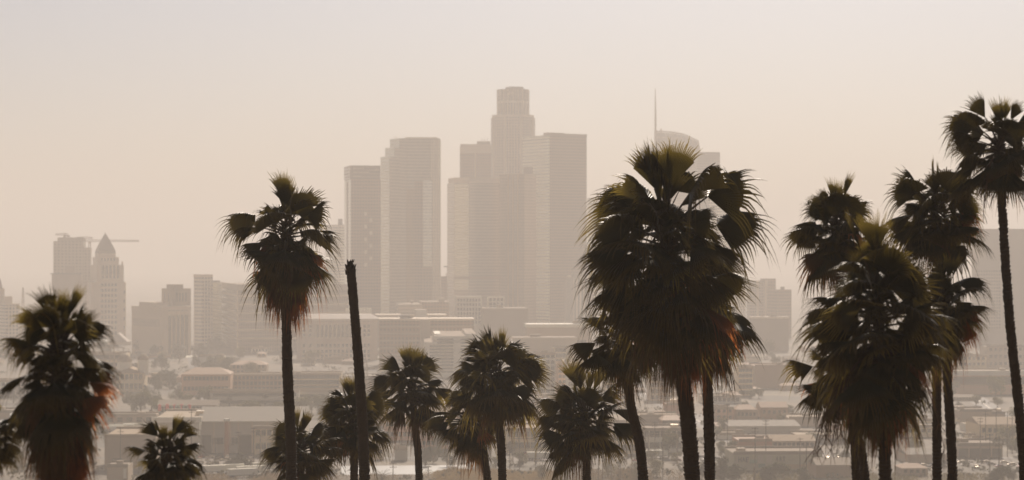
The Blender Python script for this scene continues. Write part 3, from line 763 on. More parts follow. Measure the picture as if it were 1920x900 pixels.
sc = b.lr / 86; windows(t, b, 'R', [b.lr * f for f in (.1, .25, .4, .6, .75, .9)], [Z(812, b.D)], 2.2, 3.5, WGLASS)
# tall striped chimney in front of the blue warehouse
D = DG(856); x = X(425, D); t = thing('chimney_stack', 'slim rust red chimney with a white top, in front of the blue warehouse', 'chimney', (x, D, 0))
mb = MB(); mb.tube([(x, D, 0), (x, D, Z(790, D))], [1.3, 1.0], 10); local(t, mb.build('flue', [WALLS['brick']]))
mb = MB(); mb.tube([(x, D, Z(789.5, D)), (x, D, Z(785, D))], [1.7, 1.5], 10); local(t, mb.build('cap', [WHITE]))
# billboard left of the warehouse
def billboard(label, pa, pc, yb, y0, y1, m):
    D = DG(yb); t = thing('billboard', label, 'billboard', ((X(pa, D) + X(pc, D)) / 2, D, 0))
    mb = MB(); mb.box(X(pa, D), X(pc, D), D, D + .8, Z(y1, D), Z(y0, D)); local(t, mb.build('board', [m]))
    for p in (pa + (pc - pa) * .25, pa + (pc - pa) * .75):
        mb = MB(); mb.tube([(X(p, D), D + 1, 0), (X(p, D), D + 1, Z(y0 + 1, D))], .25, 6); local(t, mb.build('post', [DARKM]))
billboard('bright narrow white board left of the small palm beside the skirted left palm', 231, 237, 905, 878, 897, WHITE)
L(196, 292, 880, 818, 'tan', 'tan', 'flat', 'large plain tan warehouse right of the heavily skirted left palm', 'warehouse', depth=50, doors=2)
L(476, 534, 852, 802, 'cream', 'white', 'flat', 'cream framed hall at the right end of the blue warehouse', 'warehouse', depth=40, win=(5, 2, 2.2, 3))
L(200, 240, 905, 874, 'grey', 'grey', 'flat', 'small grey shed under the white board at the lower left', 'shed', depth=20)
# red roof letters: five stacked glyphs on a frame
D = DG(797); t = thing('roof_sign', 'row of five separate red rooftop characters above the blue gable-end hall', 'sign', (X(327, D), D, 0))
RED = surf('red_sign_paint', (.80, .05, .04), .45, var=.12)
mb = MB(); 
for p in (299, 313, 327, 341, 355): mb.tube([(X(p, D), D + .5, 0), (X(p, D), D + .5, Z(759, D))], .12, 4)
mb.tube([(X(294, D), D + .5, Z(769.5, D)), (X(361, D), D + .5, Z(769.5, D))], .12, 4); local(t, mb.build('sign_frame', [DARKM]))
def letter(txt, px_, ytop, ybot, D, m, parent, name='letter', depth=.35, wide=None):
    cu = bpy.data.curves.new('tmp', 'FONT'); cu.body = txt; cu.size = 1; cu.align_x = 'CENTER'; cu.extrude = .06; cu.offset = .035
    o = bpy.data.objects.new('tmp', cu); COL.objects.link(o); bpy.context.view_layer.update()
    dg = bpy.context.evaluated_depsgraph_get(); me = bpy.data.meshes.new_from_object(o.evaluated_get(dg)); bpy.data.objects.remove(o)
    ys = [v.co.y for v in me.vertices]; xs = [v.co.x for v in me.vertices]; hh = max(ys) - min(ys)
    H = Z(ytop, D) - Z(ybot, D); s = H / hh; sx = s if wide is None else (wide * D / F) / (max(xs) - min(xs))
    cxx = (max(xs) + min(xs)) / 2
    for v in me.vertices: v.co = Vector(((v.co.x - cxx) * sx + X(px_, D), D - v.co.z * 4, Z(ybot, D) + (v.co.y - min(ys)) * s))
    me.materials.clear(); me.materials.append(m)
    return local(parent, link(name, me))
for ch, p, y0, y1 in (('8', 299.5, 758, 771), ('8', 313.5, 757, 769.5), ('Y', 326.5, 757.5, 766), ('T', 340.5, 758, 767), ('3', 355.5, 758, 770)):
    letter(ch, p, y0, y1, D, RED, t, wide=6.5)
# centre and right
L(1004, 1042, 740, 664, 'white', 'white', 'flat', 'white apartment slab left of the round-crowned centre palm top', 'apartment building', win=(4, 7, 3, 2.6), depth=20)
L(1046, 1062, 742, 682, 'pink', 'brown', 'flat', 'narrow reddish apartment slab just behind the centre palm top', 'apartment building', win=(2, 6, 2.4, 2.4), depth=20)
L(1064, 1100, 748, 684, 'white', 'tan', 'flat', 'white apartment slab right of the narrow reddish slab', 'apartment building', win=(4, 6, 2.8, 2.6), depth=20)
L(1040, 1062, 705, 652, 'cream', 'white', 'flat', 'cream tower block under the white-roofed hall', 'apartment building', win=(3, 5, 3, 3), depth=20)
L(1134, 1190, 762, 700, 'cream', 'white', 'flat', 'cream apartment block between the centre palm and the slim trunk', 'apartment building', win=(7, 6, 2.4, 2.6), depth=20)
L(1218, 1262, 752, 706, 'grey', 'grey', 'flat', 'grey block seen between the slim trunk and the thick trunk', 'office building', win=(5, 4, 2.4, 2.6), depth=20)
L(690, 720, 862, 838, 'cream', 'white', 'flat', 'small cream house right of the bare dead trunk', 'house', depth=14, win=(3, 1, 1.5, 1.8), name='small_house')
L(720, 790, 826, 788, 'pink', 'brown', 'flat', 'pinkish warehouse left of the slim palm trunk at centre left', 'warehouse', depth=40, win=(8, 2, 2, 2.4))
L(788, 868, 842, 806, 'brick', 'brown', 'flat', 'brick warehouse right of the slim palm trunk at centre left', 'warehouse', depth=40, win=(9, 2, 1.8, 2.2))
L(790, 870, 800, 772, 'pink', 'tan', 'gable', 'pinkish gabled shed above the brick warehouse', 'shed', depth=30)
L(740, 764, 864, 842, 'blue', 'white', 'flat', 'tiny pale blue kiosk left of the round dark tree', 'kiosk', depth=10)
L(868, 922, 852, 806, 'grey', 'grey', 'flat', 'grey warehouse behind the two crossing palm trunks', 'warehouse', depth=30, win=(5, 2, 2, 2.4))
L(948, 1030, 848, 806, 'cream', 'tan', 'flat', 'cream warehouse with dark windows right of the two palm trunks', 'warehouse', depth=40, win=(7, 2, 2.4, 2.8))
L(960, 1010, 800, 782, 'tan', 'white', 'flat', 'tan shed with a white roof behind the cream warehouse', 'shed', depth=25)
L(1020, 1100, 842, 812, 'tan', 'grey', 'flat', 'tan warehouse behind the centre palm trunk', 'warehouse', depth=40)
L(1142, 1196, 852, 812, 'cream', 'white', 'flat', 'cream two-storey workshop left of the slim fibrous trunk', 'workshop', depth=30, win=(5, 2, 2.6, 3))
L(1204, 1282, 848, 806, 'white', 'grey', 'flat', 'white two-storey workshop left of the thick trunk', 'workshop', depth=30, win=(7, 2, 2.4, 3))
L(1090, 1190, 806, 788, 'grey', 'white', 'gable', 'long grey shed above the cream two-storey workshop', 'shed', depth=25)
L(1200, 1276, 800, 780, 'tan', 'tan', 'flat', 'low tan shed above the white two-storey workshop', 'shed', depth=25)
L(1318, 1390, 757, 744, 'white', 'white', 'flat', 'long white office row with dark windows right of the third trunk', 'office building', depth=25, win=(8, 1, 2.6, 2.8))
L(1316, 1380, 716, 700, 'white', 'white', 'flat', 'pale flat shed high up behind the third trunk', 'shed', depth=30)
L(1384, 1412, 742, 690, 'cream', 'tan', 'flat', 'cream mid-rise left of the brownish wide block', 'apartment building', depth=20, win=(4, 5, 2.4, 2.6))
L(1416, 1482, 728, 686, 'brown', 'brown', 'flat', 'brownish wide block left of the palm cluster', 'office building', depth=30)
L(1380, 1420, 790, 768, 'tan', 'brown', 'hip', 'brown-roofed tan house row left of the gabled brown house', 'house', depth=18, win=(5, 1, 1.6, 2), name='row_house')
L(1426, 1478, 786, 764, 'brown', 'brown', 'gable', 'gabled brown house left of the palm cluster', 'house', depth=18, win=(5, 1, 1.6, 2), name='gabled_house')
L(1366, 1500, 812, 799, 'blue', 'blue', 'gable', 'long pale blue shed with a blue-grey roof above the brick shed', 'shed', depth=40)
L(1350, 1396, 824, 814, 'white', 'white', 'flat', 'low white shed left of the brick shed', 'shed', depth=20)
t, b = L(1386, 1448, 848, 826, 'brick', 'brown', 'flat', 'brick shed with a rounded end behind the painted warehouse', 'shed', depth=25)
L(1446, 1530, 846, 827, 'tan', 'tan', 'gable', 'tan gabled workshop with dark windows behind the painted warehouse', 'workshop', depth=22, win=(9, 1, 1.8, 2.2))
# painted warehouse with graffiti
t, b = L(1376, 1542, 882, 850, 'teal', 'grey', 'flat', 'grey-green warehouse with big painted letters along its wall', 'warehouse', depth=30)
D = b.D - 1.2
sc = b.lr / (1542 - 1376)
def patch(pa, pc, y0, y1, m, nm='painted_patch'): return panel(t, b, 'R', (pa - 1376) * sc, (pc - 1376) * sc, Z(y1, b.D), Z(y0, b.D), m, nm, .15)
INK = surf('dark_blue_paint', (.07, .08, .10), .7, var=.2)
for ch, p in (('H', 1387.5), ('A', 1394.5), ('E', 1401)):
    letter(ch, p, 857, 866, b.D - .4, INK, t, 'painted_letter', wide=6)
for ch, p in (('A', 1457), ('R', 1464), ('T', 1470)):
    letter(ch, p, 856, 865, b.D + .5, surf('faded_paint', (.17, .17, .15), .8, var=.3), t, 'painted_letter', wide=5)
patch(1380, 1384, 855, 868, surf('faded_white_paint', (.45, .46, .44), .8, var=.3, scale=.4))
patch(1421, 1431, 853, 869, surf('faded_white_paint', (0, 0, 0))); patch(1437, 1447, 854, 868, surf('faded_white_paint', (0, 0, 0)))
patch(1405, 1419, 862, 869, surf('mint_paint', (.22, .36, .30), .8, var=.3, scale=.4)); patch(1422, 1434, 870, 877, surf('teal_paint', (.12, .24, .24), .8, var=.3, scale=.4))
patch(1472, 1520, 871, 880, WALLS['olive'], 'loading_door')
# right edge and behind the palm cluster
t, b = L(1782, 1935, 740, 698, 'pink', 'white', 'flat', 'long pinkish factory with a white arcaded top floor, behind the curved trunk', 'factory', depth=40, win=(18, 1, 3, 6))
panel(t, b, 'R', -1, b.lr, b.z1 - 2.5, b.z1 + 1.2, WHITE, 'cornice', 1.0)
windows(t, b, 'R', span(24, 2, b.lr - 2), [b.z1 - 6.5], 2.6, 4.4, WGLASS)
L(1786, 1850, 700, 668, 'cream', 'tan', 'flat', 'cream block above the left end of the pinkish factory', 'office building', depth=25, win=(7, 3, 2.4, 2.6))
L(1850, 1930, 690, 650, 'grey', 'grey', 'flat', 'grey block above the right end of the pinkish factory', 'office building', depth=25, win=(8, 3, 2.6, 2.8))
L(1800, 1860, 792, 770, 'tan', 'grey', 'flat', 'tan shed left of the poles near the curved trunk', 'shed', depth=25)
L(1836, 1930, 824, 796, 'cream', 'tan', 'gable', 'cream gabled shed crossed by the curved trunk', 'shed', depth=30, win=(8, 1, 2, 2.4))
L(1796, 1880, 858, 834, 'grey', 'grey', 'flat', 'dark grey depot at the lower right corner', 'depot', depth=30, doors=4)
L(1480, 1560, 800, 784, 'grey', 'white', 'flat', 'pale flat depot left of the lowest fronds of the palm cluster', 'depot', depth=30)
L(1500, 1590, 832, 818, 'tan', 'white', 'flat', 'tan low depot under the left fronds of the palm cluster', 'depot', depth=30, doors=5)
L(1530, 1600, 896, 872, 'brown', 'grey', 'gable', 'dark low shed left of the twin slim trunks', 'shed', depth=20)
L(1700, 1750, 820, 800, 'cream', 'white', 'flat', 'cream shed right of the skirted cluster palm', 'shed', depth=25, win=(4, 1, 2, 2))
L(1700, 1780, 868, 852, 'grey', 'blue', 'gable', 'grey blue-roofed shed between the two right trunks and the cluster skirt', 'shed', depth=25)
L(1690, 1740, 892, 878, 'tan', 'brown', 'hip', 'brown-roofed little house below the skirt of the cluster palm', 'house', depth=14, win=(4, 1, 1.4, 1.6), name='small_house')
L(1210, 1280, 702, 672, 'cream', 'tan', 'flat', 'cream block under the hanging skirt of the largest palm', 'office building', depth=25, win=(6, 3, 2.6, 2.8))
L(880, 960, 778, 752, 'cream', 'tan', 'flat', 'cream low block between the stems of the two middle palms', 'office building', depth=30, win=(7, 2, 2.4, 2.4))
L(960, 1040, 772, 748, 'grey', 'white', 'flat', 'grey low block behind the left fronds of the centre palm', 'office building', depth=30, win=(7, 2, 2.4, 2.4))
L(1250, 1300, 778, 758, 'brick', 'brown', 'flat', 'small brick block beside the thick trunk', 'workshop', depth=20)
L(1330, 1376, 790, 766, 'pink', 'tan', 'flat', 'pinkish block right of the third trunk', 'workshop', depth=20, win=(4, 2, 1.8, 2))
L(690, 740, 800, 776, 'tan', 'grey', 'flat', 'tan shed between the dead trunk and the pinkish warehouse', 'shed', depth=25)
L(130, 200, 765, 740, 'cream', 'tan', 'flat', 'cream block peeping between the fronds of the left skirted palm', 'office building', depth=25, win=(6, 2, 2.2, 2.4))
L(-20, 60, 745, 715, 'white', 'tan', 'flat', 'pale long block at the left picture edge', 'office building', depth=25, win=(8, 2, 2.6, 2.6))
L(-20, 40, 800, 772, 'tan', 'grey', 'flat', 'tan shed at the left picture edge', 'shed', depth=25)
# hazy low rooftops and trees that fill the plain between the named buildings
fr = random.Random(21)
TAKEN = []
ZONES = [(-20, 250, 'behind the skirted left palm'), (250, 540, 'below the court block'), (560, 800, 'right of the dead trunk'), (800, 1080, 'behind the middle palms'), (1090, 1290, 'left of the thick trunk'), (1330, 1500, 'right of the third trunk'), (1500, 1800, 'behind the palm cluster'), (1780, 1930, 'beside the curved right trunk')]
LOOK = [('cream', 'tan', 'flat', 'pale flat-roofed block'), ('tan', 'grey', 'flat', 'tan flat-roofed block'), ('pink', 'brown', 'gable', 'reddish gabled shed'), ('white', 'white', 'flat', 'white flat-roofed block'), ('grey', 'grey', 'gable', 'grey gabled shed'), ('brown', 'brown', 'hip', 'brown hip-roofed house')]
for za, zc, where in ZONES:
    for k in range(int((zc - za) / 11)):
        wl, rf, sh, words_ = fr.choice(LOOK); yb = fr.choice((664, 672, 682, 694, 706, 720, 736, 752, 770, 790, 808, 826)) + fr.uniform(-4, 4)
        wpx = fr.uniform(14, 44) * (yb / 720); pa = fr.uniform(za, zc - wpx * .6); hpx = fr.uniform(4, 13) * (yb / 720) ** 2
        if 690 < yb < 850 and any(a < pa + wpx and pa < c and y0 - 4 < yb < y1 + 3 for a, c, y0, y1 in ((180, 300, 770, 890), (288, 575, 760, 862), (1376, 1545, 820, 885), (1782, 1935, 690, 745))): continue
        L(pa, pa + wpx, yb, yb - hpx, wl, rf, sh, f'hazy {words_} among the low rooftops {where}', 'low building', depth=fr.uniform(12, 28), win=(max(2, int(wpx / 6)), max(1, int(hpx / 6)), 2, 2) if fr.random() < .4 else None, name='low_building')[0]['group'] = f'{words_}s {where}'
# ------------------------------------------------------------------ ground and roads
def gmat():
    m, nt, p = _new('plain_ground'); co = objco(nt)
    vo = nt.nodes.new('ShaderNodeTexVoronoi'); vo.inputs['Scale'].default_value = .022; vo.distance = 'CHEBYCHEV'; nt.links.new(co, vo.inputs['Vector'])
    r = nt.nodes.new('ShaderNodeValToRGB'); r.color_ramp.interpolation = 'CONSTANT'
    pal = [(.0, (.13, .095, .058)), (.2, (.20, .14, .078)), (.36, (.07, .058, .042)), (.5, (.22, .16, .095)), (.62, (.09, .072, .036)), (.76, (.15, .115, .072)), (.93, (.28, .22, .14))]
    e = r.color_ramp.elements
    while len(e) < len(pal): e.new(.5)
    for q, (a, c) in zip(e, pal): q.position = a; q.color = (*c, 1)
    s = nt.nodes.new('ShaderNodeSeparateXYZ'); nt.links.new(vo.outputs['Color'], s.inputs[0]); nt.links.new(s.outputs[0], r.inputs[0])
    n = noise(nt, co, .06, 6)
    c = ramp_mix(nt, mth(nt, 'MULTIPLY', n, .6), r.outputs[0], (.13, .10, .06))
    nt.links.new(ramp_mix(nt, mth(nt, 'MULTIPLY', noise(nt, co, .5, 4), .5), c, (.07, .06, .035)), p.inputs['Base Color'])
    p.inputs['Roughness'].default_value = .9; return m
GM = gmat()
HM = surf('dry_hill_grass', (.20, .15, .08), .95, var=.5, scale=.3, bump=.4)
def sheet(name, xs, ys, zf, m):
    v = [(x, y, zf(x, y)) for y in ys for x in xs]; n = len(xs)
    f = [(j * n + i, j * n + i + 1, (j + 1) * n + i + 1, (j + 1) * n + i) for j in range(len(ys) - 1) for i in range(n - 1)]
    me = bpy.data.meshes.new(name); me.from_pydata(v, [], f); me.materials.append(m)
    for p in me.polygons: p.use_smooth = True
    return struct(link(name, me))
gx = [-9000, -3000, -1200] + list(range(-700, 701, 20)) + [1200, 3000, 9000]
gy = [-1500, -800, -600] + list(range(-560, 601, 14)) + [700, 1000, 2000, 4000, 8000, 20000]
sheet('ground', gx, gy, lambda x, y: -.25 if not (abs(x) < 690 and -550 < y < 590) else terrain(x, y) - .25, GM)
hx = list(range(-420, 421, 10)); hy = list(range(-60, 421, 7))
sheet('hillside', hx, hy, lambda x, y: terrain(x, y) + .02 + .5 * math.sin(x * .13) * math.sin(y * .11) * smooth(y / 30) * (1 - smooth((y - 300) / 80)) - (3 if abs(x) > 415 or y > 415 or y < -58 else 0), HM)
ASPH = surf('asphalt', (.075, .075, .08), .8, var=.25, scale=.05)
LOTM = surf('worn_lot_asphalt', (.10, .088, .075), .85, var=.3, scale=.05)
PAINT = surf('road_paint', (.72, .70, .64), .6, var=.1)
def strip(name, pts, w, m, z=.0):
    mb = MB()
    for (x0, y0), (x1, y1) in zip(pts, pts[1:]):
        d = Vector((x1 - x0, y1 - y0)).normalized(); q = Vector((-d.y, d.x)) * w / 2
        mb.face([(x0 - q.x, y0 - q.y, z), (x1 - q.x, y1 - q.y, z), (x1 + q.x, y1 + q.y, z), (x0 + q.x, y0 + q.y, z)])
    return struct(mb.build(name, [m]))
def P2(px, py): D = DG(py); return (X(px, D), D)
strip('river_channel_road', [P2(640, 881), P2(880, 879)], 46, surf('smooth_bluish_concrete', (.24, .27, .29), .35, var=.1, scale=.02), -.2)
strip('freight_road', [P2(-100, 858), P2(2050, 858)], 9, ASPH, -.19)
strip('freight_road', [P2(-200, 780), P2(2100, 776)], 12, ASPH, -.19)
strip('avenue', [(140, 1000), (60, 2400)], 16, ASPH, -.186)
strip('avenue', [(-120, 1000), (-330, 2400)], 14, ASPH, -.186)
strip('avenue', [(255, 1000), (420, 2400)], 14, ASPH, -.186)
for i in range(40):
    for x0, x1, tag_ in ((140, 60, 0), (255, 420, 1)):
        pass
mb = MB()
strip('centre_line', [(140, 1002), (60, 2390)], .5, PAINT, -.18)
strip('centre_line', [(255, 1002), (420, 2390)], .5, PAINT, -.18)
strip('parking_lot', [P2(950, 856), P2(1310, 854)], 55, LOTM, -.182)
strip('parking_lot', [P2(330, 868), P2(600, 868)], 50, LOTM, -.182)
strip('parking_lot', [P2(1480, 850), P2(1900, 868)], 40, LOTM, -.182)
for k, (a, c, yy) in enumerate(((850, 1320, 838), (850, 1330, 826), (1320, 1900, 812), (-100, 560, 874))):
    strip('railway_bed', [P2(a, yy), P2(c, yy)], 14, surf('rail_ballast', (.20, .17, .14), .95, var=.25, scale=.3), -.178)
    for dy in (-3, -1.5, 1.5, 3):
        (x0, y0), (x1, y1) = P2(a, yy), P2(c, yy)
        mb = MB(); mb.tube([(x0, y0 + dy, -.1), (x1, y1 + dy, -.1)], .09, 4); struct(mb.build('railway_rail', [STEEL]))
# dry grass banks: tufts in front of the yards
DG1 = leafmat('dry_grass_blades', (.28, .19, .09), (.40, .26, .10), .3, .8)
def tufts(name, label, pa, pc, y0, y1, hmax, n, seed, m):
    r = random.Random(seed); mb = MB(); d0, d1 = DG(y1), DG(y0)
    for i in range(n):
        D = r.uniform(d0, d1); p = r.uniform(pa, pc); x = X(p, D)
        e = 1 - abs((p - pa) / (pc - pa) * 2 - 1) ** 3
        e *= .6 + .4 * math.sin(p * .05 + seed) * math.sin(p * .017)
        h = hmax * (.35 + .65 * r.random()) * max(.12, e); a = r.uniform(0, 6.28); w = h * .35
        dx, dy = math.cos(a) * w, math.sin(a) * w; lx, ly = r.uniform(-.4, .4) * h, r.uniform(-.4, .4) * h
        mb.face([(x - dx, D - dy, -.2), (x + dx, D + dy, -.2), (x + lx, D + ly, h)])
    o = mb.build(name, [m]); o['label'] = label; o['category'] = 'grass'; o['kind'] = 'stuff'; return o
tufts('dry_grass', 'bank of dry golden grass beyond the two middle palm trunks', 790, 1050, 884, 906, 3.4, 9000, 3, DG1)
tufts('dry_grass', 'strip of dry brown grass under the centre palm', 1000, 1330, 880, 908, 1.8, 7000, 5, leafmat('brown_grass_blades', (.17, .12, .07), (.25, .16, .07), .3, .8))
tufts('dry_grass', 'patch of dry grass at the lower left trunks', 250, 800, 890, 910, 2.0, 9000, 7, leafmat('brown_grass_blades', (0, 0, 0), (0, 0, 0)))
tufts('dry_grass', 'strip of dull weeds along the lower right edge', 1330, 1960, 888, 910, 2.0, 9000, 9, leafmat('dull_weeds', (.13, .11, .06), (.2, .15, .06), .3, .8))
# ------------------------------------------------------------------ distant trees, poles, cars
BARK = surf('tree_bark', (.12, .09, .06), .9, var=.3, scale=1)
FOL = [leafmat('olive_foliage', (.062, .058, .022), (.14, .13, .03), .3, .5), leafmat('dark_foliage', (.036, .036, .017), (.06, .06, .02), .3, .5), leafmat('dusty_foliage', (.13, .11, .05), (.2, .16, .05), .3, .6)]
def crown_mesh(seed, n, tall=1.0, m=None):
    """crown of many leaf clumps, unit width"""
    r = random.Random(seed); mb = MB(); lobes = []
    for i in range(9):
        a = r.uniform(0, 6.28); q = r.uniform(.05, .34)
        lobes.append((math.cos(a) * q, math.sin(a) * q, (.42 + r.uniform(-.22, .3)) * tall, r.uniform(.13, .24)))
    for i in range(n):
        cx, cy, cz, rr = r.choice(lobes)
        d = Vector((r.gauss(0, 1), r.gauss(0, 1), r.gauss(0, .8))).normalized() * rr * (r.random() ** .35)
        c = Vector((cx, cy, cz)) + d; s = r.uniform(.018, .045)
        u = Vector((r.gauss(0, 1), r.gauss(0, 1), r.gauss(0, 1))).normalized(); w = u.orthogonal().normalized()
        mb.face([c - u * s, c + w * s * .6, c + u * s, c - w * s * .6])
    return mb.mesh('crown', [m])
def trunk_mesh(seed):
    r = random.Random(seed); mb = MB(); mb.tube([(0, 0, -.02), (.01, 0, .18), (0, .01, .42)], [.035, .028, .015], 7)
    for i in range(5):
        a = r.uniform(0, 6.28); mb.tube([(0, 0, .16 + .03 * i), (math.cos(a) * .12, math.sin(a) * .12, .33), (math.cos(a) * .22, math.sin(a) * .22, .48)], [.016, .01, .004], 5)
    return mb.mesh('trunk', [BARK])
CROWNS = [[crown_mesh(s + 10 * k, 1500, 1.0, FOL[k]) for s in range(3)] for k in range(3)]
TRUNKS = [trunk_mesh(s) for s in range(3)]
trng = random.Random(77)
def tree(px_, yb, wpx, kind, label, group, hs=1.0):
    D = DG(yb); t = thing('broadleaf_tree', label, 'tree', (X(px_, D), D, -.25), group)
    s = wpx * D / F / .75; t.rotation_euler = (0, 0, trng.uniform(0, 6.28)); t.scale = (s, s, s * hs)
    link('trunk', trng.choice(TRUNKS), t); link('crown', trng.choice(CROWNS[kind]), t); return t
def row(label, group, kind, items):
    for px_, yb, w in items: tree(px_, yb, w, kind, label, group, trng.uniform(.8, 1.15))
row('hazy dark tree in the clump between the court block and the wide banded block', 'trees beside the court block', 1, [(366, 690, 20), (380, 686, 26), (398, 694, 24), (412, 690, 22), (390, 700, 24), (366, 668, 16), (373, 660, 14)])
row('olive tree in the clump left of the red roof letters', 'olive trees left of the roof letters', 0, [(248, 772, 34), (264, 776, 40), (284, 774, 40), (272, 764, 30), (296, 776, 26)])
row('olive tree in the row behind the blue warehouse roof', 'trees behind the blue warehouse', 0, [(332, 756, 24), (348, 758, 22), (384, 758, 30), (398, 757, 24), (412, 778, 16), (424, 777, 18), (440, 780, 22), (454, 779, 26), (470, 778, 30), (484, 777, 22), (520, 776, 26), (550, 778, 22), (566, 776, 34), (584, 774, 28), (600, 776, 30), (620, 776, 28)])
row('small dark tree below the pale cream hall and reddish brick hall', 'trees below the court block', 1, [(302, 726, 30), (318, 728, 26), (290, 732, 24), (330, 740, 20)])
row('hazy tree on the slope below the wide white-roofed hall', 'hillside trees below the white-roofed hall', 1, [(1000, 672, 26), (1014, 668, 30), (1030, 664, 34), (1048, 664, 30), (1064, 668, 28), (1080, 672, 26), (1022, 676, 22), (1056, 676, 24), (1094, 674, 18)])
row('dark round tree beside the slim trunk at centre left', 'round trees at centre left', 1, [(798, 872, 36), (812, 868, 28), (838, 874, 22)])
row('dull bush-like tree in the parking lots below the blue warehouse', 'lot trees below the blue warehouse', 1, [(436, 884, 30), (452, 882, 34), (468, 880, 20), (545, 896, 24), (590, 898, 30), (612, 898, 34)])
row('dusty tree among the poles beneath the centre palm', 'trees beneath the centre palm', 2, [(1060, 896, 30), (1076, 880, 24), (1140, 892, 26), (1222, 872, 24), (1232, 892, 26), (1016, 898, 26), (1268, 866, 20), (1196, 898, 26)])
row('leafy dark tree at the foot of the third trunk', 'trees at the third trunk', 1, [(1330, 903, 36), (1350, 905, 44), (1372, 902, 40), (1316, 898, 30)])
row('dark tree in front of the painted warehouse', 'trees at the painted warehouse', 1, [(1452, 904, 44), (1470, 902, 34), (1434, 906, 24), (1506, 906, 26)])
row('olive tree climbing left of the brick shed', 'trees left of the brick shed', 0, [(1360, 858, 26), (1370, 846, 20), (1376, 862, 22), (1350, 846, 18), (1344, 822, 22), (1352, 808, 24), (1336, 812, 20)])
row('hazy small tree among the houses left of the palm cluster', 'trees among the houses', 0, [(1330, 760, 16), (1400, 770, 18), (1420, 776, 16), (1446, 772, 18), (1480, 778, 20), (1380, 778, 14), (1466, 796, 18)])
row('dark tree at the lower right below the curved trunk', 'trees below the curved trunk', 1, [(1880, 905, 34), (1900, 900, 30), (1862, 907, 24), (1848, 852, 20), (1898, 846, 22), (1770, 880, 18)])
row('hazy tree behind the two right trunks', 'trees behind the right trunks', 0, [(1800, 780, 20), (1830, 760, 20), (1870, 764, 18), (1905, 790, 24), (1720, 840, 18), (1786, 826, 20)])
row('dusty tree between the two middle palm stems', 'trees between the middle stems', 2, [(892, 862, 26), (960, 850, 20), (870, 866, 20), (976, 872, 24), (930, 880, 22)])
for za, zc, where in ZONES:
    for k in range(int((zc - za) / 20)):
        yb = fr.choice((658, 668, 680, 692, 704, 718, 734, 750, 768, 786, 806, 830, 852, 880)) + fr.uniform(-5, 5)
        px_ = fr.uniform(za, zc)
        if any(a < px_ < c and y0 < yb < y1 for a, c, y0, y1 in ((180, 300, 800, 890), (288, 575, 785, 866), (1376, 1545, 845, 890), (1790, 1935, 700, 745), (660, 860, 862, 892))): continue
        tree(px_, yb, fr.uniform(12, 32) * (yb / 720) ** 1.5, fr.choice((0, 1, 1, 2)), f'hazy street tree among the low rooftops {where}', f'street trees {where}', fr.uniform(.8, 1.3))
for k in range(26): tree(fr.uniform(236, 480), fr.choice((656, 664, 672, 682, 694, 706, 716)) + fr.uniform(-3, 3), fr.uniform(16, 34), fr.choice((1, 1, 2)), 'hazy dark tree on the slope below the civic blocks at the left', 'trees on the slope below the civic blocks', fr.uniform(.7, 1.0))
for k in range(16): tree(fr.uniform(-15, 240), fr.choice((660, 672, 690, 710, 730, 756, 785, 815)) + fr.uniform(-3, 3), fr.uniform(16, 34), fr.choice((0, 1, 2)), 'hazy dark tree among the rooftops either side of the left skirted palm', 'trees either side of the left skirted palm', fr.uniform(.7, 1.1))
for k in range(18): tree(fr.uniform(1380, 1800), fr.choice((664, 680, 700, 724, 744)) + fr.uniform(-3, 3), fr.uniform(14, 30), fr.choice((0, 1, 2)), 'hazy tree high on the plain behind the right-hand palm cluster', 'high hazy trees behind the palm cluster', fr.uniform(.7, 1.1))
# uncounted low scrub between the lots
sr = random.Random(31); mb = MB()
for k in range(900):
    yb = 652 + 250 * sr.random() ** 1.3; D = DG(yb); px_ = sr.uniform(-40, 1960); x = X(px_, D)
    if 640 < px_ < 870 and 860 < yb < 895: continue
    w_ = sr.uniform(1.5, 6); h_ = sr.uniform(.8, 3.2)
    for q in range(16):
        c = Vector((x + sr.gauss(0, w_ * .5), D + sr.gauss(0, w_), h_ * sr.random() ** .7 - .2)); u = Vector((sr.gauss(0, 1), sr.gauss(0, 1), sr.gauss(0, 1))).normalized() * sr.uniform(.5, 1.0); v_ = u.orthogonal() * .7
        mb.face([c - u, c + v_, c + u, c - v_])
o = mb.build('scrub', [FOL[1]]); o['label'] = 'low dark scrub and bushes scattered between the lots of the plain'; o['category'] = 'scrub'; o['kind'] = 'stuff'
# slim conifer
D = DG(872); t = thing('conifer_tree', 'slim dark conifer standing just left of the two crossing palm trunks', 'tree', (X(897, D), D, -.25))
mb = MB(); mb.tube([(0, 0, 0), (0, 0, 21)], [.4, .05], 6); mb.build('trunk', [BARK], t)
mb = MB(); r = random.Random(4)
for i in range(900):
    f = r.random() ** .8; z = 3 + 18 * f; w = 3.0 * (1 - f) + .3; a = r.uniform(0, 6.28); q = w * r.random() ** .5
    c = Vector((math.cos(a) * q, math.sin(a) * q, z - q * .25)); d = Vector((math.cos(a), math.sin(a), -.3)) * .7; s = d.orthogonal().normalized() * .22
    mb.face([c - s, c + d, c + s])
mb.build('crown', [FOL[1]], t)

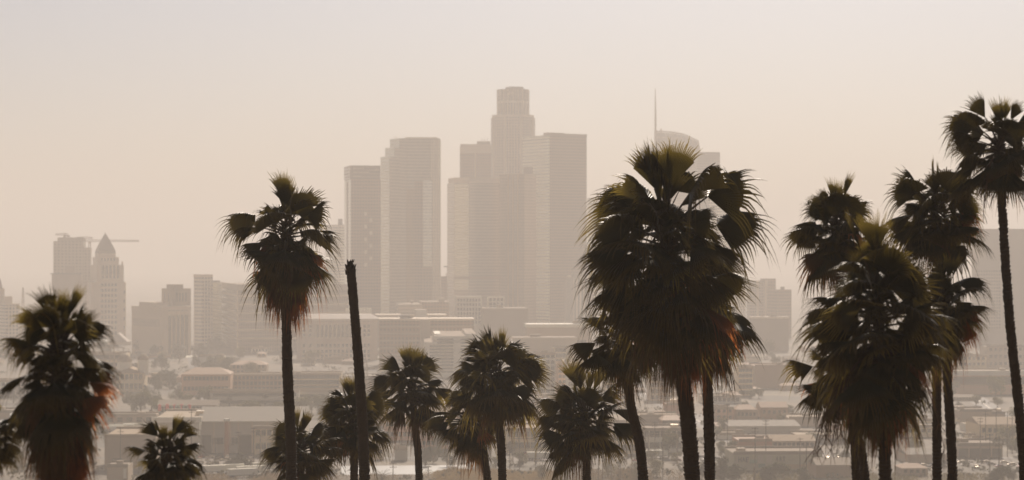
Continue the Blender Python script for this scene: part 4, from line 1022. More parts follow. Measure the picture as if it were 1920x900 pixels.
WOOD = surf('pole_wood', (.10, .075, .05), .9, var=.3, scale=1)
def pole(px_, yb, ytop, label, group, arm=True, w=.2, m=None):
    D = DG(yb); x = X(px_, D); t = thing('utility_pole', label, 'utility pole', (x, D, -.25), group); h = Z(ytop, D)
    mb = MB(); mb.tube([(0, 0, 0), (0, 0, h)], [w * 1.2, w * .8], 6); mb.build('post', [m or WOOD], t)
    if arm:
        for dz in (.6, 2.2):
            mb = MB(); mb.box(-1.5, 1.5, -.1, .1, h - dz - .1, h - dz + .1)
            for s in (-1.3, -.5, .5, 1.3): mb.tube([(s, 0, h - dz), (s, 0, h - dz + .45)], .07, 4)
            mb.build('cross_arm', [m or WOOD], t)
for g, label, lst in (
  ('poles around the middle palms', 'thin wooden utility pole among the yards around the middle palms', [(974, 880, 790), (1040, 905, 840), (1063, 906, 830), (1085, 905, 836), (1122, 900, 820), (1130, 904, 818), (1146, 898, 814), (1160, 906, 796), (1163, 905, 806), (1185, 890, 800), (1243, 895, 800), (1004, 872, 800), (1110, 880, 800), (1206, 880, 800), (1228, 866, 790), (956, 880, 830), (1100, 905, 852)]),
  ('poles left of the middle palms', 'thin wooden utility pole behind the bluish channel road', [(737, 905, 866), (803, 892, 872), (858, 882, 840), (880, 876, 816), (699, 870, 838), (920, 884, 806)]),
  ('poles by the painted warehouse', 'thin wooden utility pole around the painted warehouse', [(1416, 896, 800), (1436, 878, 786), (1337, 850, 760), (1364, 846, 756), (1500, 892, 820), (1512, 900, 826)]),
  ('poles by the blue warehouse', 'thin pole in front of the blue warehouse', [(359, 858, 764), (447, 860, 808), (476, 872, 800), (488, 866, 806), (404, 852, 820), (226, 882, 800)]),
  ('poles near the curved trunk', 'thin dark pole in the row near the curved right trunk', [(1848, 850, 768), (1868, 852, 764), (1889, 856, 770), (1898, 850, 776), (1838, 860, 782), (1856, 900, 812), (1716, 862, 800), (1782, 890, 806)]),
  ('poles under the palm cluster', 'thin dark pole below the left fronds of the palm cluster', [(1530, 880, 800), (1548, 876, 796), (1570, 884, 806), (1588, 872, 802)])):
    for p in lst: pole(*p, label, g)
pole(1414.5, 907, 874, 'thick dark pole with a blunt top in front of the painted warehouse wall', None, False, .45)
lattice('transmission_tower', 'tall lattice power pylon with three arms, right of the left skirted palm', 'pylon', 210, 1700, 0, Z(640, 1700), 6, 2.4, [(Z(652, 1700), 9), (Z(675, 1700), 9), (Z(696, 1700), 8)], None, None, .22)
lattice('transmission_tower', 'faint lattice pylon with three arms, crossed by the bare dead trunk', 'pylon', 684, 1650, 0, Z(672, 1650), 6, 2.2, [(Z(690, 1650), 12), (Z(701, 1650), 15), (Z(722, 1650), 10)], None, None, .2)
lattice('signal_tower', 'pale lattice mast left of the two middle palm trunks', 'mast', 845, DG(886), 0, Z(800, DG(886)), 2.6, 1.6, (), None, STEEL, .13)
lattice('signal_tower', 'pale lattice mast standing close to the left middle trunk', 'mast', 857, DG(884), 0, Z(806, DG(884)), 2.6, 1.6, (), None, STEEL, .13)
def gantry(label, pa, pc, yb, yt):
    D = DG(yb); t = thing('signal_gantry', label, 'gantry', (X(pa, D), D, -.2)); w = X(pc, D) - X(pa, D); h = Z(yt, D); m = surf('gantry_steel', (.24, .2, .17), .6, .3)
    mb = MB()
    for dz in (0, -1.2): mb.tube([(0, 0, h + dz), (w, 0, h + dz)], .18, 4)
    k = 0
    while k < w - 1.2: mb.tube([(k, 0, h - 1.2), (k + 1.2, 0, h)], .08, 3); k += 1.2
    mb.build('truss_beam', [m], t)
    for xx in (0, w * .5, w):
        mb = MB(); mb.tube([(xx, 0, 0), (xx, 0, h)], .25, 5); mb.build('post', [m], t)
gantry('level steel gantry right of the two middle palm trunks', 962, 1050, 868, 817)
gantry('level steel gantry between the centre palm and the slim fibrous trunk', 1140, 1210, 866, 817)
gantry('level steel gantry left of the thick trunk', 1216, 1270, 870, 812)

CARP = {'white': surf('white_car_paint', (.75, .74, .72), .25, 0, var=.05), 'silver': surf('silver_car_paint', (.5, .5, .5), .25, .7, var=.05), 'dark': surf('dark_car_paint', (.05, .05, .055), .2, .2, var=.1), 'red': surf('red_car_paint', (.35, .04, .03), .25, 0, var=.1)}
CGL = surf('car_glass', (.04, .04, .045), .08, .3, var=.1); TYRE = surf('tyre_rubber', (.02, .02, .02), .9)
def car_meshes(paint, van=False):
    mb = MB()
    prof = [(-2.2, .35), (-2.2, .8), (-1.1, .95), (1.7, .98), (2.2, .85), (2.2, .35)]
    for y0, y1 in ((-.88, .88),):
        n = len(prof)
        for i in range(n):
            a, c = prof[i], prof[(i + 1) % n]; mb.face([(a[0], y0, a[1]), (a[0], y1, a[1]), (c[0], y1, c[1]), (c[0], y0, c[1])])
        mb.face([(p[0], y0, p[1]) for p in prof[::-1]]); mb.face([(p[0], y1, p[1]) for p in prof])
    body = mb.mesh('body', [CARP[paint]])
    mb = MB(); a, c, h = (-1.2, 1.9, 1.45) if not van else (-1.5, 2.15, 2.1)
    b0 = [(a, -.82, .96), (c, -.82, .98), (c, .82, .98), (a, .82, .96)]; b1 = [(a + .7, -.68, h - .06), (c - .5, -.68, h - .06), (c - .5, .68, h - .06), (a + .7, .68, h - .06)]
    for i in range(4): mb.face([b0[i], b0[(i + 1) % 4], b1[(i + 1) % 4], b1[i]])
    cab = mb.mesh('window', [CGL])
    mb = MB(); mb.box(a + .68, c - .48, -.7, .7, h - .06, h); roof = mb.mesh('roof', [CARP[paint]])
    mb = MB(); mb.tube([(0, -.1, 0), (0, .1, 0)], .33, 10); wh = mb.mesh('wheel', [TYRE])
    return body, cab, roof, wh
CARS = {k: car_meshes(k) for k in CARP}; VAN = car_meshes('white', True)
def car(px_, yb, paint, rz, label, group, van=False):
    D = DG(yb); t = thing('parked_van' if van else 'parked_car', label, 'van' if van else 'car', (X(px_, D), D, -.18), group); t.rotation_euler = (0, 0, rz)
    bo, ca, ro, wh = VAN if van else CARS[paint]
    link('body', bo, t); link('window', ca, t); link('roof', ro, t)
    for x in (-1.35, 1.35):
        for y in (-.8, .8): link('wheel', wh, t, (x, y, .33))
crg = random.Random(5)
for where, spots in (('in the lot below the blue warehouse', [(p, y) for y in (858, 863, 869) for p in range(378, 480, 15)]), ('in the yards under the centre palm', [(p, y) for y in (852, 858, 864) for p in range(956, 1300, 26)]),
                     ('near the painted warehouse', [(1310, 858), (1318, 862), (1326, 856), (1340, 862), (1366, 872), (1398, 848), (1412, 848.5), (1428, 849), (1440, 848), (1450, 848), (1462, 847), (1474, 846)]),
                     ('in the lots beneath the palm cluster', [(p, y) for y in (858, 868) for p in range(1500, 1590, 18)] + [(1700 + 15 * i, 872 + i) for i in range(6)]),
                     ('at the lower right corner', [(1800 + 14 * i, 868 + (i % 3) * 4) for i in range(9)])):
    for p, y in spots:
        if crg.random() < .12: continue
        c = crg.choice(['white', 'white', 'silver', 'dark', 'silver', 'red'])
        car(p + crg.uniform(-4, 4), y + crg.uniform(-.6, .6), c, crg.choice([0, 1.57, 3.14, .2, 1.4]) + crg.uniform(-.1, .1), f'tiny {c} car parked {where}', f'{c} cars {where}')
# trailers
def trailer(px_, yb, rz, ln, label, group):
    D = DG(yb); t = thing('truck_trailer', label, 'trailer', (X(px_, D), D, -.18), group); t.rotation_euler = (0, 0, rz)
    mb = MB(); mb.box(-ln / 2, ln / 2, -1.25, 1.25, 1.1, 4.0); mb.build('box_body', [WHITE], t)
    mb = MB(); mb.box(-ln / 2 + .5, ln / 2 - .5, -1, 1, .8, 1.09); mb.build('chassis', [DARKM], t)
    for x in (-ln / 2 + 1.5, -ln / 2 + 2.8):
        for y in (-1, 1): link('wheel', CARS['dark'][3], t, (x, y, .5)).scale = (1.4, 1.4, 1.4)
for p, y, rz in ((430, 886, .45), (470, 889, .42), (455, 894, .44), (395, 888, .4), (500, 882, .4)): trailer(p, y, rz, 14, 'long white trailer parked at a slant below the blue warehouse', 'trailers below the blue warehouse')
for p, y in ((208, 811), (228, 808), (254, 806)): trailer(p, y, .08, 14, 'white trailer parked beside the low grey shed at the left', 'trailers at the left shed')
for p, y in ((1060, 846), (1130, 845), (1010, 862), (1230, 858)): trailer(p, y, crg.uniform(-.2, .2), 12, 'white trailer standing in the yards under the centre palm', 'trailers under the centre palm')
# ------------------------------------------------------------------ fan palms on the near hillside
LEAF = leafmat('palm_leaf', (.032, .031, .013), (.15, .108, .024), .25, .45, .35, (.07, .053, .019))
LEAFY = leafmat('lit_palm_leaf', (.040, .038, .014), (.33, .24, .045), .38, .42, .4, (.14, .108, .034))  # brighter leaf copy: backlit glow of the top fronds put into the colour
DEADL = leafmat('dead_palm_leaf', (.075, .047, .027), (.24, .115, .04), .30, .7, .6, (.10, .06, .03))
RUST = leafmat('rusty_palm_leaf', (.13, .062, .03), (.60, .21, .06), .42, .6, .5, (.17, .06, .025))
PET = surf('palm_petiole', (.045, .034, .02), .7, var=.3, scale=4)
PETD = surf('dead_petiole', (.07, .042, .025), .7, var=.3, scale=4)
PTRUNK = surf('palm_trunk_bark', (.034, .028, .024), .92, var=.4, scale=3, bump=.6, bscale=9)

def frond(name, seed, elev, leaf, pet, fan=112, lp=.44, ll=.60, n=36, droop=.25, tip=.5, roll=0.0, cup=.22, pw=.013):
    """a costapalmate fan leaf of unit reach, its stalk leaving the origin at an elevation and bending under its weight"""
    r = random.Random(seed); mb = MB()
    a = R_(elev); pts = [Vector((0, 0, 0))]; st = 7
    for i in range(st):
        pts.append(pts[-1] + Vector((math.cos(a), 0, math.sin(a))) * lp / st); a -= R_(droop * 60 / st) * max(.15, math.cos(a))
    side = r.uniform(-.05, .05)
    for i, p in enumerate(pts): p.y += side * (i / st) ** 2
    mb.tube(pts, [pw * (1.5 - .9 * i / st) for i in range(st + 1)], 4, 1)
    H = pts[-1]; T = Vector((math.cos(a), side, math.sin(a))).normalized()
    S = Vector((0, 0, 1)).cross(T)
    S = S.normalized() if S.length > .1 else Vector((0, 1, 0))
    N = T.cross(S).normalized()
    ro = R_(roll); S, N = S * math.cos(ro) + N * math.sin(ro), N * math.cos(ro) - S * math.sin(ro)
    V = {}; vs = []; vf = []; fs = []
    def pos(rho, ph, lift, g):
        c, s = math.cos(ph), math.sin(ph)
        p = H + T * (rho * c) + S * (rho * s) + N * (lift - cup * rho * s * s * 1.2 + .10 * rho * c)
        x = max(0.0, rho * (c * .6 + .4)); p.z -= droop * 1.1 * x * x + g
        return p
    def vert(key, p):
        if key not in V: V[key] = len(vs); vs.append(tuple(p)); vf.append(min(1.0, (p - H).length / (ll * .9)))
        return V[key]
    fm = R_(fan); dph = 2 * fm / n; rin = [.0, .14 * ll / .6, .26 * ll / .6, .365 * ll / .6]
    hub = vert('hub', H)
    for i in range(n):
        p0 = -fm + i * dph; p1 = p0 + dph; pm = (p0 + p1) / 2
        L = ll * (.70 + .30 * max(0, math.cos(pm * .8))) * r.uniform(.84, 1.10)
        if r.random() < .10: L *= r.uniform(.55, .85)
        gt = tip * r.choice((.3, .7, 1, 1.5, 2.0)); tw = r.gauss(0, .8) * dph; 
        sc = .82 + .18 * max(0, math.cos(pm))
        prev = None
        for j in range(1, 4):
            rr = rin[j] * sc; a_ = vert(('b', i, j), pos(rin[j] * (.82 + .18 * max(0, math.cos(p0))), p0, 0, 0)); c_ = vert(('b', i + 1, j), pos(rin[j] * (.82 + .18 * max(0, math.cos(p1))), p1, 0, 0))
            m_ = vert(('m', i, j), pos(rr, pm, rr * dph * .62, 0))
            if prev is None: fs += [(hub, a_, m_), (hub, m_, c_)]
            else: fs += [(prev[0], a_, m_, prev[1]), (prev[1], m_, c_, prev[2])]
            prev = (a_, m_, c_)
        r3 = rin[3] * sc
        for j in range(1, 5):
            f = j / 4; rr = r3 + (L - r3) * f; w = dph * .5 * (r3 / rr) * (1.0 - f * .86)
            ph = pm + tw * f * f; g = gt * (f ** 2.2) * L * .5
            if j == 4:
                q = vert(('t', i), pos(rr, ph, 0, g)); fs += [(prev[0], q, prev[1]), (prev[1], q, prev[2])]
            else:
                a_ = vert(('l', i, j), pos(rr, ph - w, 0, g)); m_ = vert(('c', i, j), pos(rr, ph, rr * w * .7, g)); c_ = vert(('r', i, j), pos(rr, ph + w, 0, g))
                fs += [(prev[0], a_, m_, prev[1]), (prev[1], m_, c_, prev[2])]; prev = (a_, m_, c_)
    o = len(mb.v); mb.v += vs
    for f in fs: mb.f.append(tuple(k + o for k in f)); mb.m.append(0); mb.uv.append([(0, vf[k]) for k in f])
    return mb.mesh(name, [leaf, pet])

ELEVS = [84, 70, 56, 42, 28, 14, 0, -14, -28, -42, -55]
frg = random.Random(3)
GREEN = {}; GOLD = {}; RUSTY = {}
def mk(e, k, leaf, pet):
    g = frg.uniform
    if e > 80: kw = dict(fan=g(12, 24), lp=g(.30, .42), ll=g(.50, .62), n=15, droop=.04, tip=.05, roll=g(-80, 80), cup=.1)
    elif e > 60: kw = dict(fan=g(22, 44), lp=g(.36, .48), ll=g(.50, .60), n=28, droop=.10, tip=g(.05, .2), roll=g(-70, 70), cup=g(.1, .6))
    else:
        closed = (k % 3 == 2)      # some fans stay folded along the rib
        kw = dict(fan=g(62, 100) if not closed else g(36, 60), lp=g(.34, .56), ll=g(.52, .66), n=34 if not closed else 24, droop=g(.12, .5), tip=g(.1, .7), roll=g(-55, 55), cup=g(.15, .6) if not closed else g(.6, 1.0))
    return frond('frond', 1000 + e * 7 + k, e + g(-9, 9), leaf, pet, **kw)
for e in ELEVS:
    GREEN[e] = [mk(e, k, LEAF, PET) for k in range(6)]
    GOLD[e] = [mk(e, k, LEAFY, PET) for k in range(3)]
    if e <= 14: RUSTY[e] = [frond('frond', 1500 + e * 3 + k, e + frg.uniform(-9, 9), RUST, PETD, fan=frg.uniform(35, 65), lp=.45, ll=.5, n=22, droop=.35, tip=.5, roll=frg.uniform(-70, 70), cup=frg.uniform(.4, .9)) for k in range(3)]
HANG = [frond('dead_frond', 300 + k, -40 - 3.4 * k, DEADL, PETD, fan=frg.uniform(22, 70), lp=frg.uniform(.35, .55), ll=frg.uniform(.45, .62), n=18, droop=.5, tip=frg.uniform(.6, 1.6), roll=frg.uniform(-80, 80), cup=frg.uniform(.2, .9), pw=.016) for k in range(14)]
HANGR = [frond('dead_frond', 400 + k, -40 - 8 * k, RUST, PETD, fan=frg.uniform(25, 60), lp=.4, ll=.5, n=18, droop=.5, tip=1.2, roll=frg.uniform(-60, 60), cup=.5) for k in range(4)]

def palm_trunk(t, pts, rad, seed, top_flare=False):
    """ringed trunk: close leaf-scar steps give the sawtooth outline"""
    r = random.Random(seed); mb = MB(); P = []; W = []
    L = sum((pts[i + 1] - pts[i]).length for i in range(len(pts) - 1)); step = .11; n = int(L / step)
    def at(f):
        k = f * (len(pts) - 1); i = min(len(pts) - 2, int(k)); u = k - i
        p0, p1, p2, p3 = pts[max(0, i - 1)], pts[i], pts[i + 1], pts[min(len(pts) - 1, i + 2)]
        return .5 * ((2 * p1) + (p2 - p0) * u + (2 * p0 - 5 * p1 + 4 * p2 - p3) * u * u + (3 * p1 - p0 - 3 * p2 + p3) * u ** 3)
    for i in range(n + 1):
        f = i / n; w = rad * (1.18 - .36 * f) * (1 + r.uniform(-.02, .02)) + (rad * .5 * max(0, 1 - f * n * step / .8) ** 2)
        p = at(f)
        P.append(p); W.append(w * .93); P.append(p + Vector((0, 0, step * .8))); W.append(w * 1.06)
    mb.tube(P[:-1], W[:-1], 12); me = mb.mesh('trunk', [PTRUNK])
    for v in me.vertices:      # uneven scars
        v.co.x += r.uniform(-.018, .018); v.co.y += r.uniform(-.018, .018)
    return local(t, link('trunk', me))

PALMS = 0
def palm(label, gx_, gy_, Rpx, D, tw, base900, n, emin=-42, skirt=0, nd=0, nr=0, gold=.2, group=None, bend=0.0, seed=None, stalks=0, nhr=0, skw=1.0, rust_az=None, neck=.30, flat=1.0, patch=()):
    """gx_, gy_: picture place of the growing point, Rpx crown radius, base900: trunk column at picture row 900"""
    global PALMS; PALMS += 1; r = random.Random(seed or 500 + PALMS)
    tip = Vector((X(gx_, D), D, Z(gy_, D))); R = Rpx * D / F * 1.12
    z9 = Z(900, D); x9 = X(base900, D)
    slope = (x9 - tip.x) / max(.5, tip.z - z9) if gy_ < 880 else 0.0
    gz = terrain(x9, D) - .6
    bx = x9 + slope * .35 * (z9 - gz)
    t = thing('palm_tree', label, 'palm tree', (bx, D, gz), group)
    mid = Vector(((tip.x + x9) / 2 + bend * D / F, D, (tip.z + z9) / 2))
    pts = [Vector((bx, D, gz)), Vector((x9 + (bx - x9) * .45, D, gz + (z9 - gz) * .5)), Vector((x9, D, z9)), mid, tip] if gy_ < 860 else [Vector((bx, D, gz)), Vector((x9, D, (gz + tip.z) / 2)), tip]
    palm_trunk(t, pts, tw * D / F / 2, PALMS)
    if Rpx == 0: return t
    down = (pts[-2] - tip).normalized()
    # leaf bases: crossed boots round the neck
    mb = MB(); rad = tw * D / F / 2
    for i in range(46):
        f = i / 46; a = i * 2.4; p = tip + down * (neck * R * 1.3 * f - .05); d = Vector((math.cos(a), math.sin(a), .9)).normalized()
        mb.tube([p + Vector((math.cos(a), math.sin(a), 0)) * rad * .55, p + Vector((math.cos(a), math.sin(a), 0)) * rad * .9 + d * rad * .8], [rad * .30, rad * .10], 4)
    local(t, mb.build('leaf_base', [PTRUNK]))
    def put(name, me, base, az, sc, lab=None, tilt=0.0):
        o = link(name, me, t, base - Vector(t.location)); o.rotation_euler = (r.uniform(-.12, .12), tilt + r.uniform(-.08, .08), az); o.scale = (sc, sc, sc * flat)
        if lab: o['label'] = lab
    ga = r.uniform(0, 6.28); n = int(n * (1.75 if Rpx < 90 else 1.55))
    for i in range(n):
        f = (i + .5) / n; e = 88 - (88 - emin) * f ** .92 + r.uniform(-12, 12); k = min(ELEVS, key=lambda q: abs(q - e))
        az = ga + i * 2.39996 + r.uniform(-.25, .25)
        src = GOLD if (e > 60 and r.random() < .6) or r.random() < gold * .7 else GREEN
        put('frond', r.choice(src[k]), tip + down * (neck * R * f), az, R * r.choice((.62, .75, .88, .98, 1.05, 1.14)))
    for i in range(n // 2):       # shorter inner leaves close to the stem
        f = r.random(); e = r.choice([42, 28, 14, 0, -14, -28, -42]); k = min(ELEVS, key=lambda q: abs(q - e))
        put('frond', r.choice(GREEN[k]), tip + down * (neck * R * f), ga + i * 2.4 + 1.1, R * r.uniform(.42, .68))
    for i in range(nr):
        e = r.choice([14, 0, -14, -28]); az = (rust_az if rust_az is not None else r.uniform(0, 6.28)) + r.uniform(-.5, .5)
        put('frond', r.choice(RUSTY[e]), tip + down * (neck * R * r.uniform(.6, 1)), az, R * r.uniform(.85, 1.02), 'dry rusty orange frond')
    sk = skirt * D / F
    for i in range(nd):
        f = (i + .5) / nd; az = ga + i * 2.39996 + r.uniform(-.4, .4)
        base = tip + down * (neck * R * .8 + max(0, sk - neck * R * .8 - .75 * R) * f)
        put('dead_frond', HANG[min(13, int(r.uniform(0, 6) + 9 * f))], base, az, R * r.uniform(.65, 1.15) * skw * (1 - .25 * f))
    for i in range((nhr + 1) // 2):
        base = tip + down * (neck * R * .8 + max(0, sk - neck * R * .8 - .6 * R) * r.uniform(.2, 1))
        put('dead_frond', r.choice(HANGR), base, (rust_az if rust_az is not None else 0) + r.uniform(-.8, .8), R * r.uniform(.8, 1.0) * skw, 'hanging rusty orange dead frond')
    for dz, az, sc in patch:      # single rusty dead fans: picture rows below the growing point, bearing, size
        put('dead_frond', r.choice(HANGR), tip + down * (dz * D / F), az, R * sc, 'hanging rusty orange dead frond')
    for i in range(stalks):
        az = r.uniform(0, 6.28); mb = MB(); q = tip + down * neck * R; P = []; ln = R * r.uniform(1.0, 1.5); d = Vector((math.cos(az), math.sin(az), 0))
        for j in range(9):
            s = j / 8; P.append(q + d * ln * (.62 * s ** .7) + Vector((0, 0, ln * (.12 * math.sin(s * 2.2) - .95 * s * s))))
        mb.tube(P, [.028 * (1 - .7 * j / 8) for j in range(9)], 4)
        for j in range(3, 9):
            for _ in range(3):
                dd = Vector((r.uniform(-1, 1), r.uniform(-1, 1), -1.2)) * ln * .07; mb.tube([P[j], P[j] + dd, P[j] + dd * 1.6 + Vector((0, 0, -.05))], [.010, .008, .004], 3)
        local(t, mb.build('flower_stalk', [PETD]))
    return t

G = 'fan palms on the near hillside'
palm('heavily skirted blurred palm at the left, its dead fronds hanging to the picture bottom', 110, 636, 108, 43, 34, 112, 40, -50, 300, 70, 3, group=G, nhr=26, skw=1.0, rust_az=-.1, stalks=0, neck=.8, patch=[(70, .1, 1.0), (85, -.3, 1.05), (120, .0, 1.0), (140, -.2, .95), (150, .3, 1.0), (165, -.1, .9), (190, .1, .8)])
palm('palm crown cut by the left picture edge, beside the skirted left palm', -18, 805, 66, 46, 16, -20, 26, -40, 60, 6, 1, group=G)
palm('small dark palm rising from the bottom edge left of the blue warehouse', 312, 846, 66, 52, 16, 312, 24, -38, 0, 2, 0, group=G, gold=.1)
palm('tall palm with a ragged brown skirt and rusty fronds at centre left', 537, 419, 92, 88, 21, 547, 30, -52, 190, 44, 2, group=G, bend=-4, nhr=10, skw=.72, rust_az=.1, neck=.5, patch=[(10, .1, 1.1), (22, -.1, 1.15), (0, 3.1, 1.05), (60, .2, 1.0), (75, -.2, .9), (90, .1, .85), (80, 3.3, .9), (95, 2.9, .8), (110, .3, .7), (110, -.5, .7)])
t = palm('bare dead palm trunk with no crown and a pointed tip', 657.4, 503, 0, 86, 20.5, 683.5, 0, group=None, bend=3)
mb = MB(); D = 86; w = 17.5 * D / F / 2
mb.tube([(X(657.4, D), D, Z(505, D)), (X(657.2, D), D, Z(500, D)), (X(656.9, D), D, Z(493, D)), (X(657.4, D), D, Z(488, D))], [w, w * .92, w * .55, w * .1], 10)
for k in range(26):      # splintered fibres and frond stubs round the rotten top
    a = k * 2.4; f = (k % 9) / 9; zz = Z(492 + 26 * f, D); rr = w * (.55 + .45 * min(1, f * 3)); q = Vector((X(657.3, D) + math.cos(a) * rr * .9, D + math.sin(a) * rr * .9, zz))
    mb.tube([q, q + Vector((math.cos(a) * .06, math.sin(a) * .06, .12 + .05 * (k % 3)))], [.03, .006], 4); local(t, mb.build('rotten_tip', [PTRUNK]))
palm('low palm crown wrapped round the foot of the tall skirted trunk', 563, 838, 68, 97, 18, 561, 26, -40, 0, 3, 2, group=G, gold=.2)
palm('palm with golden top spears just behind the bare dead trunk', 664, 778, 70, 101, 15, 664, 30, -44, 0, 3, 1, group=G, gold=.25)
palm('slim palm with a drooping umbrella crown, right of the bare dead trunk', 772, 722, 70, 116, 14, 786, 28, -34, 0, 2, 0, group=G, gold=.2)
palm('lower palm crown tucked behind the full palm at picture centre', 876, 778, 70, 112, 15, 914, 22, -30, 0, 4, 1, group=G, gold=.2)
palm('full round palm at picture centre with a fresh yellow-green top', 930, 695, 84, 106, 16, 942, 34, -44, 0, 4, 0, group=G, gold=.25)
palm('small full palm with a fresh green crown, alone right of centre', 1096, 772, 86, 106, 16, 1100, 32, -44, 0, 3, 0, group=G, gold=.4)
palm('palm on a slim fibrous trunk, its lower fronds showing left under the largest crown', 1166, 625, 84, 82, 19, 1206, 22, -36, 70, 12, 1, group=G, bend=-3, skw=.8)
palm('third palm hidden behind the largest crown, its fronds fanning out on the right', 1322, 535, 90, 78, 21, 1331, 34, -50, 190, 18, 1, group=G, rust_az=.2, nhr=3, skw=.7, neck=.9)
palm('largest palm with the broadest crown and a long hanging skirt on a thick trunk', 1244, 400, 146, 68, 30, 1298, 58, -50, 350, 60, 2, group=G, bend=2, nhr=5, stalks=3, rust_az=-.3, skw=.68, neck=.95, patch=[(50, -.7, .6), (60, -.5, .6), (120, .1, .9), (240, -.2, .5), (255, -.6, .45), (225, .1, .5)])
palm('upper left palm crown of the right-hand cluster, with a tattered left side', 1566, 418, 82, 66, 17, 1606, 28, -46, 110, 16, 1, group=G, nhr=3, skw=.9)
palm('palm in the right-hand cluster with low fronds hanging out at lower left', 1570, 690, 84, 64, 17, 1622, 22, -50, 0, 4, 1, group=G)
palm('upper palm of the right-hand cluster, between the tattered crown and the curved palm', 1755, 392, 88, 64, 18, 1757, 32, -44, 90, 12, 1, group=G, nhr=2, skw=.9)
palm('palm of the right-hand cluster with bright right fronds and golden hanging leaves', 1768, 560, 82, 60, 18, 1786, 28, -48, 110, 14, 5, group=G, gold=.5, rust_az=.1, nhr=4)
palm('broad skirted front palm of the right-hand cluster, with a rust red dead frond', 1645, 540, 132, 52, 24, 1660, 50, -50, 330, 60, 1, group=G, nhr=8, stalks=9, rust_az=-.2, skw=.66, neck=.9, patch=[(125, -.2, .85), (135, -.35, .8), (142, -.1, .9), (150, -.3, .8), (158, .1, .8), (165, -.45, .7), (90, 3.0, .95)])
palm('tallest palm on a long curved trunk at the right edge', 1872, 266, 92, 62, 19, 1921, 26, -42, 70, 10, 0, group=G, bend=-5, skw=.8, stalks=2)

# far palms on the plain
def far_palm(px_, yb, ytop, wpx, label, group=None):
    D = DG(yb); h = Z(ytop, D); t = thing('far_palm_tree', label, 'palm tree', (X(px_, D), D, -.2), group); s = wpx * D / F / 2
    mb = MB(); mb.tube([(0, 0, 0), (.1, 0, h * .5), (0, 0, h - s * .5)], [.32, .26, .22], 7); mb.build('trunk', [PTRUNK], t)
    for i in range(16):
        e = 80 - 120 * i / 16; k = min(ELEVS, key=lambda q: abs(q - e))
        o = link('frond', frg.choice(GREEN[k]), t, (0, 0, h - s * .5)); o.rotation_euler = (0, 0, i * 2.4); o.scale = (s, s, s)
far_palm(1873, 878, 822, 26, 'small far palm standing left of the curved trunk foot')
far_palm(497, 776, 738, 14, 'tiny far palm above the blue warehouse roof')
far_palm(430, 776, 744, 12, 'tiny far palm above the left end of the blue warehouse roof')
far_palm(1290, 900, 850, 20, 'far palm glimpsed beside the thick trunk')
# squat date palm
D = DG(903); t = thing('date_palm', 'squat feather-leaved palm at the bottom edge right of the dead trunk', 'palm tree', (X(716, D), D, -.2))
mb = MB(); mb.tube([(0, 0, 0), (0, 0, 1.6)], [.5, .45], 8); mb.build('trunk', [PTRUNK], t)
def feather(seed, e):
    r = random.Random(seed); mb = MB(); a = R_(e); p = Vector((0, 0, 0)); pts = [p]
    for i in range(8): p = p + Vector((math.cos(a), 0, math.sin(a))) * .75; a -= .16; pts.append(p)
    mb.tube(pts, [.07 - .007 * i for i in range(9)], 4, 1)
    for i in range(1, 8):
        for j in range(3):
            q = pts[i].lerp(pts[i + 1], j / 3)
            for s in (-1, 1):
                d = Vector((.6, s * .75, -.12)) * (1.0 - .06 * i); w = Vector((.10, 0, .03)); mb.face([q - w, q + w, q + d])
    return mb.mesh('frond', [FOL[0], PETD])
FE = [feather(k, e) for k, e in enumerate((80, 60, 42, 25, 8))]
for i in range(24):
    o = link('frond', FE[i * 5 // 24], t, (0, 0, 1.5)); o.rotation_euler = (0, 0, i * 2.4)

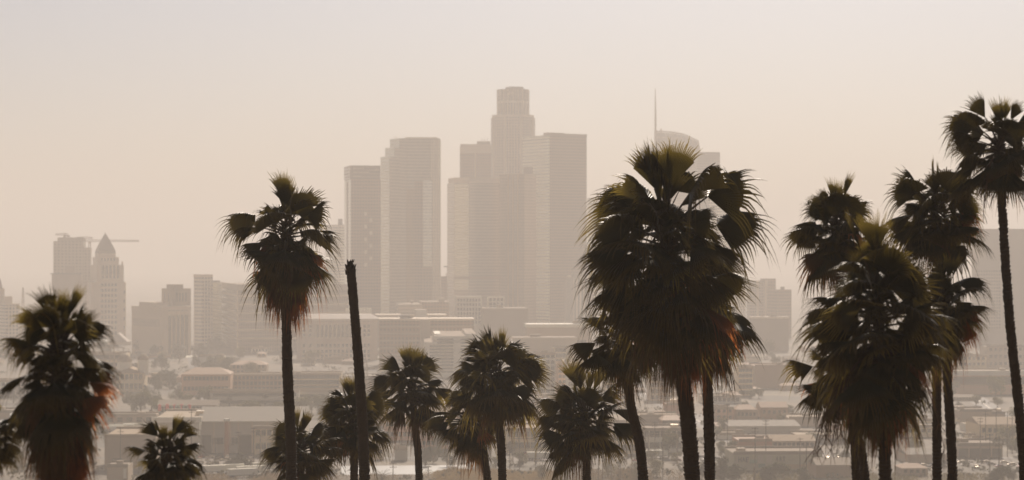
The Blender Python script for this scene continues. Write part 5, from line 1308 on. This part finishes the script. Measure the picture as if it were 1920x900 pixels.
# ------------------------------------------------------------------ air, light, camera
m = bpy.data.materials.new('haze_air'); m.use_nodes = True; nt = m.node_tree; nt.nodes.clear()
out = nt.nodes.new('ShaderNodeOutputMaterial'); pv = nt.nodes.new('ShaderNodeVolumePrincipled')
pv.inputs['Density'].default_value = HAZE_DENSITY; pv.inputs['Color'].default_value = (*HAZE_COLOR, 1); pv.inputs['Anisotropy'].default_value = HAZE_ANISO; pv.inputs['Density Attribute'].default_value = ''
nt.links.new(pv.outputs[0], out.inputs['Volume'])
mb = MB(); mb.box(-9500, 9500, -1600, 21000, -2.0, 380)
struct(mb.build('haze', [m]), 'stuff')

SUN_AZ, SUN_EL = R_(SUN_AZ_D), R_(SUN_EL_D)      # azimuth to the right of the view
w = bpy.data.worlds.new('World'); scene.world = w; w.use_nodes = True; nt = w.node_tree
bg = nt.nodes['Background']; sk = nt.nodes.new('ShaderNodeTexSky'); sk.sky_type = 'NISHITA'; sk.sun_disc = False
sk.sun_elevation = SUN_EL; sk.sun_rotation = SUN_AZ; sk.altitude = 100; sk.air_density = SKY_AIR; sk.dust_density = SKY_DUST; sk.ozone_density = SKY_OZ
nt.links.new(sk.outputs[0], bg.inputs['Color']); bg.inputs['Strength'].default_value = SKY_STR
ld = bpy.data.lights.new('sun', 'SUN'); ld.energy = SUN_STR; ld.angle = R_(.5); ld.color = SUN_COL
lo = bpy.data.objects.new('sun', ld); COL.objects.link(lo)
sd = Vector((math.sin(SUN_AZ) * math.cos(SUN_EL), math.cos(SUN_AZ) * math.cos(SUN_EL), math.sin(SUN_EL)))
lo.rotation_euler = sd.to_track_quat('Z', 'Y').to_euler(); lo.location = (0, 0, 600)

cd = bpy.data.cameras.new('camera'); co = bpy.data.objects.new('camera', cd); COL.objects.link(co)
co.location = (0, 0, EYE); co.rotation_euler = (R_(90), 0, 0)
cd.sensor_width = 36; cd.lens = 36 * F / 1920; cd.shift_y = 35 / 1920; cd.clip_start = .5; cd.clip_end = 60000
cd.dof.use_dof = True; cd.dof.focus_distance = 108; cd.dof.aperture_fstop = cd.lens / 1000 / APERTURE
scene.camera = co
vs = scene.view_settings; vs.view_transform = 'Standard'; vs.look = 'None'; vs.gamma = 1; vs.exposure = EXPOSURE; vs.use_curve_mapping = False
cy = scene.cycles; cy.use_denoising = True; cy.max_bounces = 8; cy.diffuse_bounces = 3; cy.glossy_bounces = 2; cy.transmission_bounces = 4; cy.volume_bounces = 3; cy.transparent_max_bounces = 4
cy.sample_clamp_indirect = 6
scene.render.engine = 'CYCLES'
